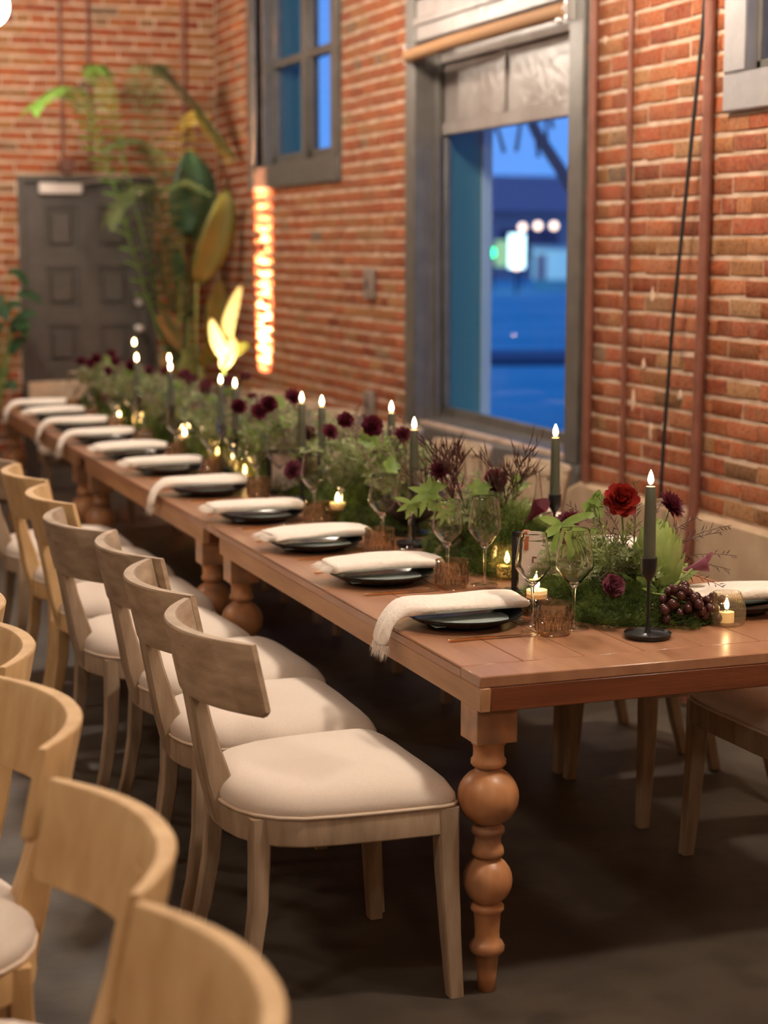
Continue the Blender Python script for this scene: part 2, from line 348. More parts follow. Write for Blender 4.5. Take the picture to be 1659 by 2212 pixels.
# brick pieces: unit brick 1 x 1 in the wall plane, a few jittered variants
def brick_verts(r, w, h, d=.022):
    j = lambda k: r.uniform(-k, k)
    c = .0045; vs = []
    for (dep, ins) in ((d, 0), (.0035, 0), (0, c)):
        for (sx, sz) in ((-1, -1), (1, -1), (1, 1), (-1, 1)):
            vs.append((sx * (w / 2 - ins) + j(.004), dep + (j(.0022) if dep == 0 else 0), sz * (h / 2 - ins) + j(.0042)))
    mz = lambda a, b: tuple((vs[a][k] + vs[b][k]) / 2 + (j(.0022) if k != 1 else 0) for k in range(3))
    fs = []
    for i in range(2):
        for k in range(4): fs.append((i * 4 + k, i * 4 + (k + 1) % 4, (i + 1) * 4 + (k + 1) % 4, (i + 1) * 4 + k))
    fs.append((8, 9, 10, 11)); return vs, fs
PITCH = .0715; BH = .0545
def layout(a0, a1, z0, z1, holes, seed):
    r = random.Random(seed); out = []; nz = int((z1 - z0) / PITCH)
    for i in range(nz):
        zc = z0 + (i + .5) * PITCH; header = (i % 6 == 3)
        cuts = sorted((h[0], h[1]) for h in holes if h[2] < zc + .02 and h[3] > zc - .02)
        segs = []; a = a0
        for c0, c1 in cuts:
            if c0 > a: segs.append((a, c0))
            a = max(a, c1)
        if a < a1: segs.append((a, a1))
        for s0, s1 in segs:
            L = .108 if header else .213
            k = math.floor(s0 / L); x = k * L + (.0 if i % 2 else L / 2) - L
            while x < s1:
                w = L
                if not header and r.random() < .12:
                    w = L
                p0, p1 = max(x, s0), min(x + w, s1)
                if p1 - p0 > .035: out.append(((p0 + p1) / 2 + r.uniform(-.003, .003), zc + r.uniform(-.0015, .0015), p1 - p0 - r.choice((.002, .004, .006, .012)), r.random()))
                x += w
    return out
variants = []
rv = random.Random(3)
for k in range(12):
    vs, fs = brick_verts(rv, 1, 1)  # placeholder to advance the generator
def unit_brick(name, r, w, h):
    vs, fs = brick_verts(r, w, h); mbb = MB(); mbb.add(vs, fs); return mbb.mesh(name, M['brick'], 'auto')
st_meshes = [unit_brick('brick', rv, .201, BH) for _ in range(10)]
def place_bricks(bricks, wall, tf, keep, rotz, seed):
    """tf(a,z)->world; the keep bricks that show largest become parts, the rest one joined part"""
    r = random.Random(seed)
    for (a, z, w, t) in bricks[:keep]:
        o = bpy.data.objects.new('brick', st_meshes[r.randrange(10)]); COL.objects.link(o); o.parent = wall
        p = tf(a, z); o.location = (p[0], p[1], p[2]); o.rotation_euler = (0, r.uniform(-.006, .006), rotz); o.scale = (w / .201, 1, 1)
    rest = bricks[keep:]; m = MB(); ti = []
    cr, sr = cos(rotz), sin(rotz)
    for (a, z, w, t) in rest:
        vs, fs = brick_verts(r, w, BH); p = tf(a, z)
        m.add([(p[0] + x * cr - y * sr, p[1] + x * sr + y * cr, p[2] + zz) for x, y, zz in vs], fs); ti += [t] * 12
    o = m.build('brickwork', M['brick_far'], wall); o['kind'] = 'stuff'
    at = o.data.attributes.new('tint', 'FLOAT', 'POINT'); at.data.foreach_set('value', ti)
# right wall: proud face towards -x, long axis along y
rb = layout(3.0, YB, .735, 4.35, HOLES, 11)
vis = lambda b: 4.9 < b[0]
def key_r(b):   # apparent size in the photo: near and inside the frame first
    ok = (b[0] > 5.28) and (b[1] < 1.69 + b[0] * .163 + .1)
    return (0 if ok else 1, b[0])
rb.sort(key=key_r)
place_bricks(rb, wall_r, lambda a, z: (XW, a, z), 300, -pi / 2, 5)
bb = layout(-1.0, XW, .0, 4.35, [DOOR], 12)
bb.sort(key=lambda b: (0 if (b[0] > 1.75 and .5 < b[1] < 3.46) else 1, b[1] if b[1] > .5 else 9))
place_bricks(bb, wall_b, lambda a, z: (a, YB, z), 300, 0, 6)
# mortar smears on the right wall
r9 = random.Random(9)
for (y, z, h) in [(6.21, 1.52, .08), (6.10, 1.02, .05), (5.84, 1.24, .09), (6.27, 1.25, .06), (6.2, .99, .08), (6.65, 2.52, .05), (5.98, 1.15, .05), (6.35, 1.10, .11)]:
    m = MB(); pts = []
    for k in range(10):
        a = 2 * pi * k / 10; rr = r9.uniform(.6, 1.1); pts.append((cos(a) * .016 * rr, sin(a) * h / 2 * rr))
    m.loft([[(XW + .004, y + p[0], z + p[1]) for p in pts], [(XW - .004, y + p[0] * .8, z + p[1] * .8) for p in pts]])
    m.build('mortar_patch', M['patch'], wall_r)
# concrete plinth along the right wall
m = MB(); yy = 2.9; top = []
nseg = 60
for i in range(nseg):
    a, b = 2.9 + (YB - 2.9) * i / nseg, 2.9 + (YB - 2.9) * (i + 1) / nseg
za = lambda y: (.683 if BIG[0] - .0 < y < BIG[1] else .728) + .006 * noise.noise(Vector((y * 3, 0, 0)))
rings = []
ysr = [Y0 + .01 + (YB - .02 - Y0) * i / 120 for i in range(121)]
for y in ysr: rings.append([(XW + .013, y, .002), (XW - .035, y, .002), (XW - .035 + .004 * noise.noise(Vector((y * 2, 5, 0))), y, za(y) - .012), (XW - .022, y, za(y)), (XW + .013, y, za(y))])
m.loft(rings); struct(m.build('baseboard_right', M['plaster']))

# ---------------- windows
def casing(parent, y0, y1, z0, z1, w, x0, x1, mt, bottom=True, top=True, wb=None):
    wb = wb or w
    MB().bbox(x0, x1, y0, y0 + w, z0 + wb, z1, .006).build('casing', mt, parent)
    MB().bbox(x0, x1, y1 - w, y1, z0 + wb, z1, .006).build('casing', mt, parent)
    if bottom: MB().bbox(x0, x1, y0, y1, z0, z0 + wb, .008).build('casing', mt, parent)
    if top: MB().bbox(x0, x1, y0, y1, z1, z1 + w, .006).build('casing', mt, parent)
XG = 3.50
# big picture window
w1 = struct(thing('window_1', 'large grey framed window with rolled shade looking out on the blue dusk street', None)); del w1['label']
y0, y1, z0, z1 = BIG
casing(w1, y0, y1, z0, z1 - .13, .135, XW - .022, XW + .05, M['frame'], wb=.11)
# liner (deep reveal) and sloping sill
m = MB().box(XW + .05, XG + .03, y0 + .12, y0 + .135, z0 + .1, z1 - .13); m.build('reveal', M['frame'], w1, False)
m = MB().box(XW + .05, XG + .03, y1 - .135, y1 - .12, z0 + .1, z1 - .13); m.build('reveal', M['frame'], w1, False)
MB().bbox(XG - .06, XG - .035, y1 - .165, y1 - .135, z0 + .14, z1 - .14, .003).build('stop_bead', M['frame'], w1)
m = MB(); ya, yb = y0 + .135, y1 - .135
m.loft([[(XW - .02, y, z0 + .108), (XG + .02, y, z0 + .10), (XG + .02, y, z0 + .165), (XW + .03, y, z0 + .125)] for y in (ya, yb)])
m.build('sill', M['frame'], w1)
MB().bbox(XG - .02, XG + .02, ya, yb, z0 + .13, z0 + .20, .004).build('sash_rail', M['frame'], w1)
MB().bbox(XG - .02, XG + .02, ya, ya + .045, z0 + .2, 2.30, .004).build('sash_stile', M['frame'], w1)
MB().bbox(XG - .02, XG + .02, yb - .045, yb, z0 + .2, 2.30, .004).build('sash_stile', M['frame'], w1)
MB().bbox(XG - .03, XG + .02, ya, yb, 2.265, 2.33, .005).build('sash_rail', M['panel'], w1)
# painted-over transom with two lites
for k, (a, b) in enumerate(((ya, (ya + yb) / 2 + .10), ((ya + yb) / 2 + .13, yb))):
    MB().bbox(XG - .012, XG + .01, a, b, 2.33, 2.62, .002).build('painted_pane', M['panel'], w1)
MB().bbox(XG - .028, XG + .01, (ya + yb) / 2 + .09, (ya + yb) / 2 + .14, 2.33, 2.62, .004).build('muntin', M['panel'], w1)
MB().bbox(XG - .04, XG + .02, ya, yb, 2.62, 2.70, .004).build('head_rail', M['panel'], w1)
MB().bbox(XW - .015, XG + .03, ya, yb, 2.72, 2.93, .01).build('transom_bar', M['panel'], w1)
MB().bbox(XW - .03, XW - .012, ya, yb, 2.80, 2.835, .004).build('bead', M['panel'], w1)
MB().box(XG - .003, XG + .003, ya, yb, 2.93, z1 - .1).build('pane', M['glasspane'], w1, False)
MB().box(XG - .003, XG + .003, ya + .04, yb - .04, z0 + .19, 2.27).build('pane', M['glasspane'], w1, False)
MB().bbox(XG - .02, XG + .02, (ya + yb) / 2 - .03, (ya + yb) / 2 + .03, 2.93, z1 - .1, .004).build('muntin', M['frame'], w1)
# outside: painted brick jamb
MB().box(XG + .03, 3.70, y1 - .14, y1 - .10, z0, z1).build('outer_jamb', M['teal'], w1, False)
MB().box(3.70, 3.752, y1 - .155, y1 - .10, z0, z1).build('outer_trim', M['extwhite'], w1, False)
MB().box(XG + .03, 3.78, ya, yb, z0 + .05, z0 + .14).build('outer_sill', M['extwhite'], w1, False)
# roller shade, rolled up
rs = thing('roller_shade', 'rolled up tan roller shade across the top of the large window', 'blind', (XW - .055, y0 + .10, 2.665))
L = 1.83
MB().tube([(0, 0, 0), (0, L * .3, 0), (0, L * .7, 0), (0, L, -.01)], .033, 20).build('shade_roll', M['roller'], rs)
MB().tube([(0, -.02, 0), (0, .03, 0)], .024, 14).build('end_cap', M['chrome'], rs)
MB().box(-.012, .03, -.03, -.012, -.045, .045).build('bracket', M['chrome'], rs, False)
MB().box(-.012, .03, L + .012, L + .03, -.045, .045).build('bracket', M['chrome'], rs, False)
for k, (yy, zz) in enumerate([(-.03, -.03), (-.02, -.055)]): pass
MB().sphere((-.03, .0, -.045), .016, 10, 7).build('clutch', M['chrome'], rs)
# hooked blind wand hanging in front of the glass
wd = thing('blind_wand', 'thin dark hooked rod hanging in front of the large window glass', 'rod', (3.44, 7.09, 1.50))
MB().tube([(0, -.14, .62), (0, -.16, .50), (0, -.165, .40), (0, -.14, .335), (0, -.06, .26), (0, -.01, .20), (0, 0, .12)], .006, 8).build('rod', M['cable'], wd)
MB().tube([(0, 0, .14), (0, .002, .06), (0, .004, -.02)], [.009, .012, .010], 10).build('grip', M['pipe'], wd)
MB().tube([(0, -.14, .62), (.02, -.14, .75), (.04, -.14, .80)], .004, 6).build('hook', M['cable'], wd)

# small double window
w2 = struct(thing('window_2', None, None))
y0, y1, z0, z1 = SMALL
casing(w2, y0, y1, z0, z1 - .13, .13, XW - .025, XW + .05, M['frame'], wb=.15)
ya, yb = y0 + .13, y1 - .13
for a in (ya - .012, yb - .003): MB().box(XW + .05, XG + .03, a, a + .015, z0 + .1, z1 - .1).build('reveal', M['frame'], w2, False)
MB().box(XW + .04, XG + .03, ya, yb, z0 + .1, z0 + .16).build('sill', M['frame'], w2, False)
ym = 10.98
MB().bbox(XG - .05, XG + .03, ym - .055, ym + .055, z0 + .15, z1 - .12, .006).build('mullion', M['frame'], w2)
for (a, b) in ((ya, ym - .055), (ym + .055, yb)):
    MB().bbox(XG - .03, XG + .02, a, a + .05, z0 + .16, z1 - .12, .004).build('sash_stile', M['frame'], w2)
    MB().bbox(XG - .03, XG + .02, b - .05, b, z0 + .16, z1 - .12, .004).build('sash_stile', M['frame'], w2)
    MB().bbox(XG - .03, XG + .02, a, b, z0 + .16, z0 + .225, .004).build('sash_rail', M['frame'], w2)
    MB().bbox(XG - .05, XG + .02, a, b, 2.86, 2.91, .004).build('sash_rail', M['frame'], w2)
    MB().box(XG - .003, XG + .003, a, b, z0 + .2, 2.87).build('pane', M['glasspane'], w2, False)
    MB().box(XG - .003, XG + .003, a, b, 2.9, z1 - .1).build('pane', M['glasspane'], w2, False)
MB().box(XG + .03, 3.70, y1 - .14, y1 - .10, z0, z1).build('outer_jamb', M['teal'], w2, False)
# third window, upper right
w3 = struct(thing('window_3', None, None))
y0, y1, z0, z1 = THIRD
casing(w3, y0, y1, z0, z1 - .13, .15, XW - .025, XW + .06, M['frame_light'], wb=.135)
ya, yb = y0 + .15, y1 - .15
for a in (ya - .025, yb - .003): MB().box(XW + .05, XG + .03, a, a + .028, z0 + .1, z1 - .1).build('reveal', M['frame'], w3, False)
MB().box(XW + .04, XG + .03, ya - .02, yb + .02, z0 + .1, z0 + .14).build('sill', M['frame'], w3, False)
for (a, b) in ((ya, 4.66), (4.74, yb)):
    MB().bbox(XW + .02, XW + .06, a, a + .03, z0 + .135, z1 - .12, .004).build('sash_stile', M['frame'], w3)
    MB().bbox(XW + .02, XW + .06, b - .03, b, z0 + .135, z1 - .12, .004).build('sash_stile', M['frame'], w3)
    MB().bbox(XW + .02, XW + .06, a, b, z0 + .135, z0 + .17, .004).build('sash_rail', M['frame'], w3)
    MB().box(XW + .04, XW + .046, a, b, z0 + .15, z1 - .1).build('pane', M['glasspane'], w3, False)
MB().bbox(XW + .0, XW + .06, 4.66, 4.74, z0 + .135, z1 - .12, .004).build('mullion', M['frame'], w3)

# ---------------- back door with raised panels
d1 = struct(thing('door_1', None, None))
dx0, dx1, dz = DOOR[0], DOOR[1], DOOR[3]
for (a, b, c, e) in ((dx0, dx0 + .045, 0, dz), (dx1 - .045, dx1, 0, dz)): MB().bbox(a, b, YB - .02, YB + .10, c, e, .004).build('door_jamb', M['door'], d1)
MB().bbox(dx0 + .045, dx1 - .045, YB - .02, YB + .10, dz - .045, dz, .004).build('door_head', M['door'], d1)
cols = [(2.115, 2.345), (2.485, 2.715)]; rows = [(.14, .38), (.50, .78), (.89, 1.165), (1.285, 1.57), (1.69, 1.99)]
MB().box(dx0 - .05, dx1 + .05, YB + .20, YB + .24, 0, dz + .05).build('leak_blocker', M['door'], d1, False)  # unseen board added to block sky light through the door gap
leaf = thing('door_leaf', None, None); leaf.parent = d1
m = MB(); wall_with_holes(m, [(c[0], c[1], r_[0], r_[1]) for c in cols for r_ in rows], dx0 + .05, dx1 - .05, .01, dz - .05, lambda mm, a, b, c, e: mm.box(a, b, YB + .02, YB + .065, c, e))
m.build('stiles_and_rails', M['door'], leaf, False)
for c in cols:
    for r_ in rows:
        m = MB(); a, b, e, f = c[0], c[1], r_[0], r_[1]
        rg = [[(a + i, YB + d, e + i), (b - i, YB + d, e + i), (b - i, YB + d, f - i), (a + i, YB + d, f - i)] for i, d in ((0, .055), (.001, .045), (.03, .045), (.05, .028))]
        m.loft([[p for p in r2] for r2 in rg]); m.build('door_panel', M['door'], leaf, 'auto')
cl = MB().bbox(2.075, 2.375, YB - .045, YB + .02, 2.075, 2.15, .008).build('door_closer', M['closer'], d1)
MB().tube([(2.3, YB - .02, 2.14), (2.5, YB - .10, 2.165), (2.68, YB - .02, 2.17)], .008, 6).build('closer_arm', M['chrome'], d1)
MB().bbox(2.765, 2.80, YB - .02, YB + .03, 2.06, 2.12, .004).build('latch_plate', M['closer'], d1)
MB().lathe([(0, 0), (.028, 0), (.028, .02), (.02, .035), (0, .035)], 14).build('deadbolt', M['chrome'], d1).matrix_local = Matrix.Translation((2.765, YB + .02, 1.32)) @ Matrix.Rotation(pi / 2, 4, 'X')
kn = MB().lathe([(.026, 0), (.028, .008), (.012, .015), (.012, .04), (.028, .052), (.03, .066), (.02, .078), (0, .08)], 16).build('door_knob', M['chrome'], d1); kn.matrix_local = Matrix.Translation((2.765, YB + .02, 1.135)) @ Matrix.Rotation(pi / 2, 4, 'X')

# ---------------- conduits, cable, boxes
def conduit(label, pts, r, mt='pipe', name='conduit', boxes=(), grp=None):
    base = pts[0]; t = thing(name, label, 'pipe', base, group=grp)
    q = [tuple(p[k] - base[k] for k in range(3)) for p in pts]
    MB().tube(q, r, 10).build('pipe_run', M[mt], t)
    for (z) in (): MB().bbox(-r * 1.8, r * 1.8, -r * 2.2, r * 2.2, z - base[2], z - base[2] + .03, .004).build('pipe_strap', M[mt], t)
    return t
conduit('painted red brown pipe running down right beside the large window frame', [(XW - .022, 6.715, .735), (XW - .022, 6.70, 2.0), (XW - .022, 6.715, 4.3)], .019, boxes=(1.2, 2.2, 3.2))
conduit('thin painted red brown pipe in the middle of the brick between the two right windows', [(XW - .014, 6.41, .735), (XW - .014, 6.40, 2.1), (XW - .014, 6.405, 4.3)], .0115, boxes=(1.0, 2.0, 3.0))
conduit('thick painted red brown pipe next to the upper right window', [(XW - .05, 5.80, .02), (XW - .05, 5.80, .6), (XW - .03, 5.80, .78), (XW - .022, 5.785, 1.9), (XW - .022, 5.79, 4.3)], .021, boxes=(1.5, 2.5))
cb = thing('power_cable', 'loose black cable hanging down the brick wall between the thin and the thick pipe', 'cable', (XW - .05, 6.01, .75))
MB().tube([(0, .012, 0), (0, -.005, .25), (0, -.055, .7), (.005, -.13, 1.2), (.01, -.20, 1.7), (.02, -.255, 2.4), (.02, -.26, 3.55)], .0075, 8).build('cable_run', M['cable'], cb)
for z in (): MB().bbox(-.012, .03, -.07 - .1 * z, -.055 - .1 * z, z - .01, z + .01, .002).build('cable_clip', M['cable'], cb)
for k, (z, h) in enumerate([(1.42, .17), (.77, .15)]):
    b = thing('outlet_box', ['grey wall box on the brick between the two left windows', 'grey outlet box low on the brick just above the plinth'][k], 'outlet', (XW - .002, 9.42, z))
    MB().bbox(-.03, .0, -.06, .06, 0, h, .006).build('box_body', M['greybox'], b); MB().bbox(-.034, -.029, -.05, .05, .012, h - .012, .002).build('cover_plate', M['greybox'], b)
    MB().bbox(-.038, -.033, -.012, .012, h * .35, h * .65, .001).build('switch', M['black'], b)
conduit('thin painted pipe above the back door, leftmost of the three', [(2.25, YB - .018, 2.36), (2.25, YB - .018, 4.35)], .013)
bx = thing('junction_box', 'round red brown junction box above the back door', 'junction box', (2.27, YB - .002, 2.27))
MB().lathe([(.055, 0), (.055, .04), (.045, .048), (0, .048)], 18).build('box_body', M['pipe'], bx).rotation_euler = (pi / 2, 0, 0)
MB().lathe([(.012, .048), (.012, .052), (0, .052)], 8).build('screw', M['pipe'], bx).rotation_euler = (pi / 2, 0, 0)
conduit('thin painted pipe on the back wall, middle of the three', [(2.445, YB - .018, 2.24), (2.445, YB - .018, 4.35)], .013)
conduit('painted pipe on the back wall close to the corner', [(3.115, YB - .02, .02), (3.115, YB - .02, 4.35)], .017)

# ---------------- globe pendants
def pendant(i, x, y, z, s):
    lab = ['glowing white globe pendant at the far end of the table'] + ['glowing white globe pendant %s' % w for w in ('over the middle of the long table', 'over the near end of the long table', 'over the aisle halfway down the room', 'over the aisle beside the near chairs', 'over the far left of the room', 'over the far table', 'added as fill light behind the viewer')]
    t = thing('globe_pendant', lab[i], 'lamp', (x, y, z), group='globe pendants')
    mt = M['bulb'].copy(); mt.node_tree.nodes['Principled BSDF'].inputs['Emission Strength'].default_value = s
    MB().sphere((0, 0, 0), .118, 24, 16).build('globe', mt, t)
    MB().lathe([(.03, .115), (.034, .12), (.034, .16), (.012, .18), (0, .18)], 14).build('cap', M['black'], t)
    MB().tube([(0, 0, .17), (0, 0, ZC - z)], .004, 6).build('cord', M['cable'], t)
for i, g in enumerate(GLOBES): pendant(i, *g)

# ================================================================== TABLES
TX0, TX1, TZ = 1.52, 2.61, .76
LEGP = [(.0, .0), (.028, 0), (.0285, .01), (.041, .1), (.033, .112), (.040, .122), (.0405, .142), (.034, .152), (.036, .17), (.040, .212), (.0375, .222), (.046, .23), (.046, .244), (.038, .252)]
def leg_profile():
    p = [(.0, .001), (.0205, .001), (.0225, .04), (.0275, .087), (.033, .090), (.040, .098), (.041, .108), (.036, .118), (.030, .123), (.0285, .14), (.031, .185), (.0335, .190), (.0385, .196), (.0385, .204), (.034, .21)]
    for k in range(11):   # lower ball
        a = -pi / 2 * .80 + pi * .80 * k / 10; p.append((.0575 * cos(a), .265 + .056 * sin(a) / sin(pi * .4)))
    p += [(.036, .325), (.0375, .332), (.036, .342), (.0305, .352), (.030, .366), (.033, .374), (.0385, .380), (.0385, .388), (.034, .393)]
    for k in range(13):
        a = -pi / 2 * .82 + pi * .82 * k / 12; p.append((.0705 * cos(a), .463 + .066 * sin(a) / sin(pi * .41)))
    p += [(.036, .534), (.0405, .540), (.0405, .549), (.036, .555), (.035, .565), (.0355, .583), (.039, .586), (.0395, .594), (.046, .597), (.046, .60)]
    return p
leg_mesh = MB().lathe(leg_profile(), 28).mesh('leg', M['leg'], True)
bm = MB(); bm.sweep([(0, 0, .597), (0, 0, .605), (0, 0, .69)], (.098, .098), (.098, .098), .04)
blk_mesh = bm.mesh('leg_block', M['leg'], False)
def table(lab, ya, yb, endfar, endnear):
    t = thing('farm_table', lab, 'table', ((TX0 + TX1) / 2, (ya + yb) / 2, 0), group='farm tables set end to end')
    hx, hy = (TX1 - TX0) / 2, (yb - ya) / 2
    r = random.Random(int(ya * 10)); g = .0015
    n = 7; bw = .115   # breadboard ends
    for s in (-1, 1): MB().bbox(-hx, hx, min(s * hy, s * (hy - bw)) + g, max(s * hy, s * (hy - bw)) - g, TZ - .026, TZ, .0025).build('plank', M['top'], t)
    MB().bbox(-hx, hx, -hy + bw - .0005, hy - bw + .0005, TZ - .026, TZ - .0062, .001).build('underlay', M['top'], t)
    for k in range(n):
        a = -hx + 2 * hx * k / n; b = -hx + 2 * hx * (k + 1) / n
        MB().bbox(a + g, b - g, -hy + bw + g, hy - bw - g, TZ - .006, TZ, .0018).build('plank', M['top'], t)
    a0, a1 = -hy + endnear, hy - endfar; az0, az1 = TZ - .081, TZ - .0262
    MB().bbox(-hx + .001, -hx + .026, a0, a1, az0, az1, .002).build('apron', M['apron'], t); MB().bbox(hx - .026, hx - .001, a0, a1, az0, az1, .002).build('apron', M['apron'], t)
    MB().bbox(-hx + .026, hx - .026, a0 + .001, a0 + .026, az0, az1, .002).build('apron', M['apron_shaded'], t); MB().bbox(-hx + .026, hx - .026, a1 - .026, a1 - .001, az0, az1, .002).build('apron', M['apron_shaded'], t)
    for sx in (-1, 1):
        for yy in (a0 + .078, a1 - .078):
            o = bpy.data.objects.new('leg', leg_mesh); COL.objects.link(o); o.parent = t; o.location = (sx * (hx - .055), yy, 0); o.rotation_euler = (0, 0, r.uniform(0, 6))
            q = bpy.data.objects.new('leg_block', blk_mesh); COL.objects.link(q); q.parent = o; q.rotation_euler = (0, 0, -o.rotation_euler[2])
    return t
table('long wooden farm table nearest the camera, its corner on a turned leg', 3.57, 5.985, .17, 0)
table('middle of the three wooden farm tables', 5.99, 8.405, .17, .05)
table('farthest wooden farm table in front of the dark door', 8.41, 10.93, .03, .05)

# ================================================================== CHAIRS (front is +x)
def seat_outline(s=1.0, n=16):
    half = [(.272, 0), (.273, .10), (.269, .19), (.258, .250), (.244, .266), (.215, .272), (.10, .268), (-.02, .260), (-.10, .248), (-.155, .222), (-.195, .182), (-.222, .13), (-.236, .07), (-.24, 0)]
    pts = half + [(x, -y) for x, y in half[-2:0:-1]]
    return [(.0 + (x - .0) * s, y * s) for x, y in pts]
def make_chair(wood, blade_wood):
    t = thing('dining_chair', 'x', 'chair')
    fr = MB(); ra = seat_outline(1.0); rb_ = seat_outline(.995)
    fr.loft([[(x, y, .388) for x, y in seat_outline(.985)], [(x, y, .392) for x, y in seat_outline(1.0)], [(x, y, .449) for x, y in seat_outline(1.0)], [(x, y, .453) for x, y in seat_outline(.99)]])
    fr.build('seat_frame', wood, t)
    cu = MB(); rings = []
    for s, z in ((.95, .452), (.985, .456), (.998, .466), (.99, .478), (.955, .492), (.90, .504), (.80, .515), (.66, .5225), (.48, .527), (.28, .529), (.10, .530)):
        rings.append([(x - .012 * max(0, 1 - s) * 0, y, z + .005 * noise.noise(Vector((x * 5, y * 5, 3))) * (1 - s ** 4)) for x, y in seat_outline(s)])
    cu.loft(rings); cu = cu.build('seat_cushion', M['linen'], t, True)
    pp = [(x, y, .4555) for x, y in seat_outline(1.0)]; pp.append(pp[0]); MB().tube(pp, .0045, 6, caps=False).build('piping', M['piping'], cu, True)
    # backrest blade
    b = MB(); NT = 28; rows = []
    for i in range(NT + 1):
        u = -1 + 2 * i / NT; y = .285 * sin(u * 1.22) / sin(1.22); xo = -.338 + .108 * abs(y / .285) ** 2.1 + (.012 * max(0, abs(u) - .75) * 0)
        th = .034 - .016 * abs(u) ** 1.5; ring = []
        zb = .698 + .012 * max(0, abs(u) - .93) / .07
        # normal direction for thickness
        dx = .108 * 2.1 * abs(y / .285) ** 1.1 / .285 * (1 if y > 0 else -1); nn = Vector((1, -dx)).normalized()
        for (f, zz) in ((0, zb + .004), (0, .775), (0, .857), (.12, .8615), (.88, .8615), (1, .857), (1, .775), (1, zb + .004), (.85, zb), (.15, zb)):
            lean = (.8615 - zz) * .21
            ring.append((xo + nn.x * th * f + lean, y + nn.y * th * f, zz))
        rows.append(ring)
    b.loft(rows); b.build('backrest', blade_wood, t)
    # central splat, thick in depth, rooted in the seat frame
    sp = MB(); rings = []
    for z, xc, w, d in ((.40, -.222, .088, .040), (.455, -.226, .088, .058), (.50, -.236, .084, .062), (.56, -.251, .078, .052), (.63, -.268, .076, .042), (.70, -.282, .078, .038), (.74, -.289, .08, .030), (.80, -.298, .08, .022)):
        h = w / 2; e = .006
        rings.append([(xc - d / 2, -h + e, z), (xc - d / 2 + e, -h, z), (xc + d / 2 - e, -h, z), (xc + d / 2, -h + e, z), (xc + d / 2, h - e, z), (xc + d / 2 - e, h, z), (xc - d / 2 + e, h, z), (xc - d / 2, h - e, z)])
    sp.loft(rings); sp.build('splat', wood, t)
    for s in (-1, 1):
        MB().sweep([(-.185, s * .180, .449), (-.188, s * .186, .36), (-.195, s * .194, .24), (-.215, s * .203, .12), (-.245, s * .212, 0.001)], (.046, .032), (.046, .032), .2).build('leg', wood, t)
        MB().sweep([(.232, s * .248, .449), (.236, s * .250, .30), (.243, s * .256, .15), (.252, s * .262, 0.001)], (.052, .034), (.052, .034), .2).build('leg', wood, t)
    return t
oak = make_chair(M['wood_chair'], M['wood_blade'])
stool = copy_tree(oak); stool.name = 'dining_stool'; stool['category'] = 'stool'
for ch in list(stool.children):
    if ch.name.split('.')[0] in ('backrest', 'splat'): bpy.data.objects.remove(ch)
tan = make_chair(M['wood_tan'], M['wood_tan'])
used = set()
def chair(proto, label, x, y, rz, grp):
    if proto.name not in used:
        used.add(proto.name); c = proto
        c.location = (x, y, 0); c.rotation_euler = (0, 0, rz); c['label'] = label; c['group'] = grp; return c
    return dup(proto, label, (x, y, 0), rz, grp)
row = [(1.237, 3.90, .015, 0), (1.262, 4.475, -.03, 0), (1.295, 5.03, .03, 0), (1.235, 5.565, .06, 0), (1.272, 6.17, .0, 1), (1.285, 6.84, .03, 1), (1.27, 7.45, 0, 0)]
for i, (x, y, r, k) in enumerate(row):
    tone = 'honey toned' if k else 'grey brown'
    chair([oak, tan][k], '%s oak chair with cream seat, %s on the aisle side' % (tone, ORD[i]), x, y, r, 'chairs along the near side of the table')
left = [(.225, 1.93, -.05), (.235, 2.50, .02), (.24, 3.24, .0), (.255, 3.86, .03), (.265, 4.36, 0)]
for i, (x, y, r) in enumerate(left):
    chair(tan, 'blurred tan oak chair facing left, %s in the foreground row' % ORD[i], x, y, pi + r, 'foreground chairs facing left')
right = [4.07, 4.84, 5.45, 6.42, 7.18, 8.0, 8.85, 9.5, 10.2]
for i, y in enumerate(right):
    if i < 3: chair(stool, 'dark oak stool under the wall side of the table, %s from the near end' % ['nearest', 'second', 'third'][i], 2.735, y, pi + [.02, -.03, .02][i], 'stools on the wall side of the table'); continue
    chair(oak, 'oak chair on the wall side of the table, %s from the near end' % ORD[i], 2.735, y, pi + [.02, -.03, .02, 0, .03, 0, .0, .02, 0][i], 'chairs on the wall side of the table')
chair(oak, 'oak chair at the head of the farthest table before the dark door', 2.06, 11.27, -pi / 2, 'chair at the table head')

# ================================================================== TABLEWARE
# plate
def make_plate():
    t = thing('plate', 'x', 'plate')
    MB().lathe([(0, .006), (.085, .006), (.09, 0), (.094, 0.0), (.097, .006), (.125, .0155), (.148, .028), (.152, .031), (.1515, .033), (.148, .0325), (.122, .019), (.10, .0125), (0, .0115)], 44).build('dish', M['plate'], t)
    return t
plate0 = make_plate()
# menu card lying on the plate
def make_card():
    t = MB()
    pts = [(-.125, -.055), (.115, -.050), (.118, .055), (-.12, .05)]
    t.loft([[(x, y, -.0005) for x, y in pts], [(x, y, .0005) for x, y in pts]])
    return t.build('menu_card', M['card'], smooth=False)
card0 = make_card(); tag(card0, 'x', 'card')
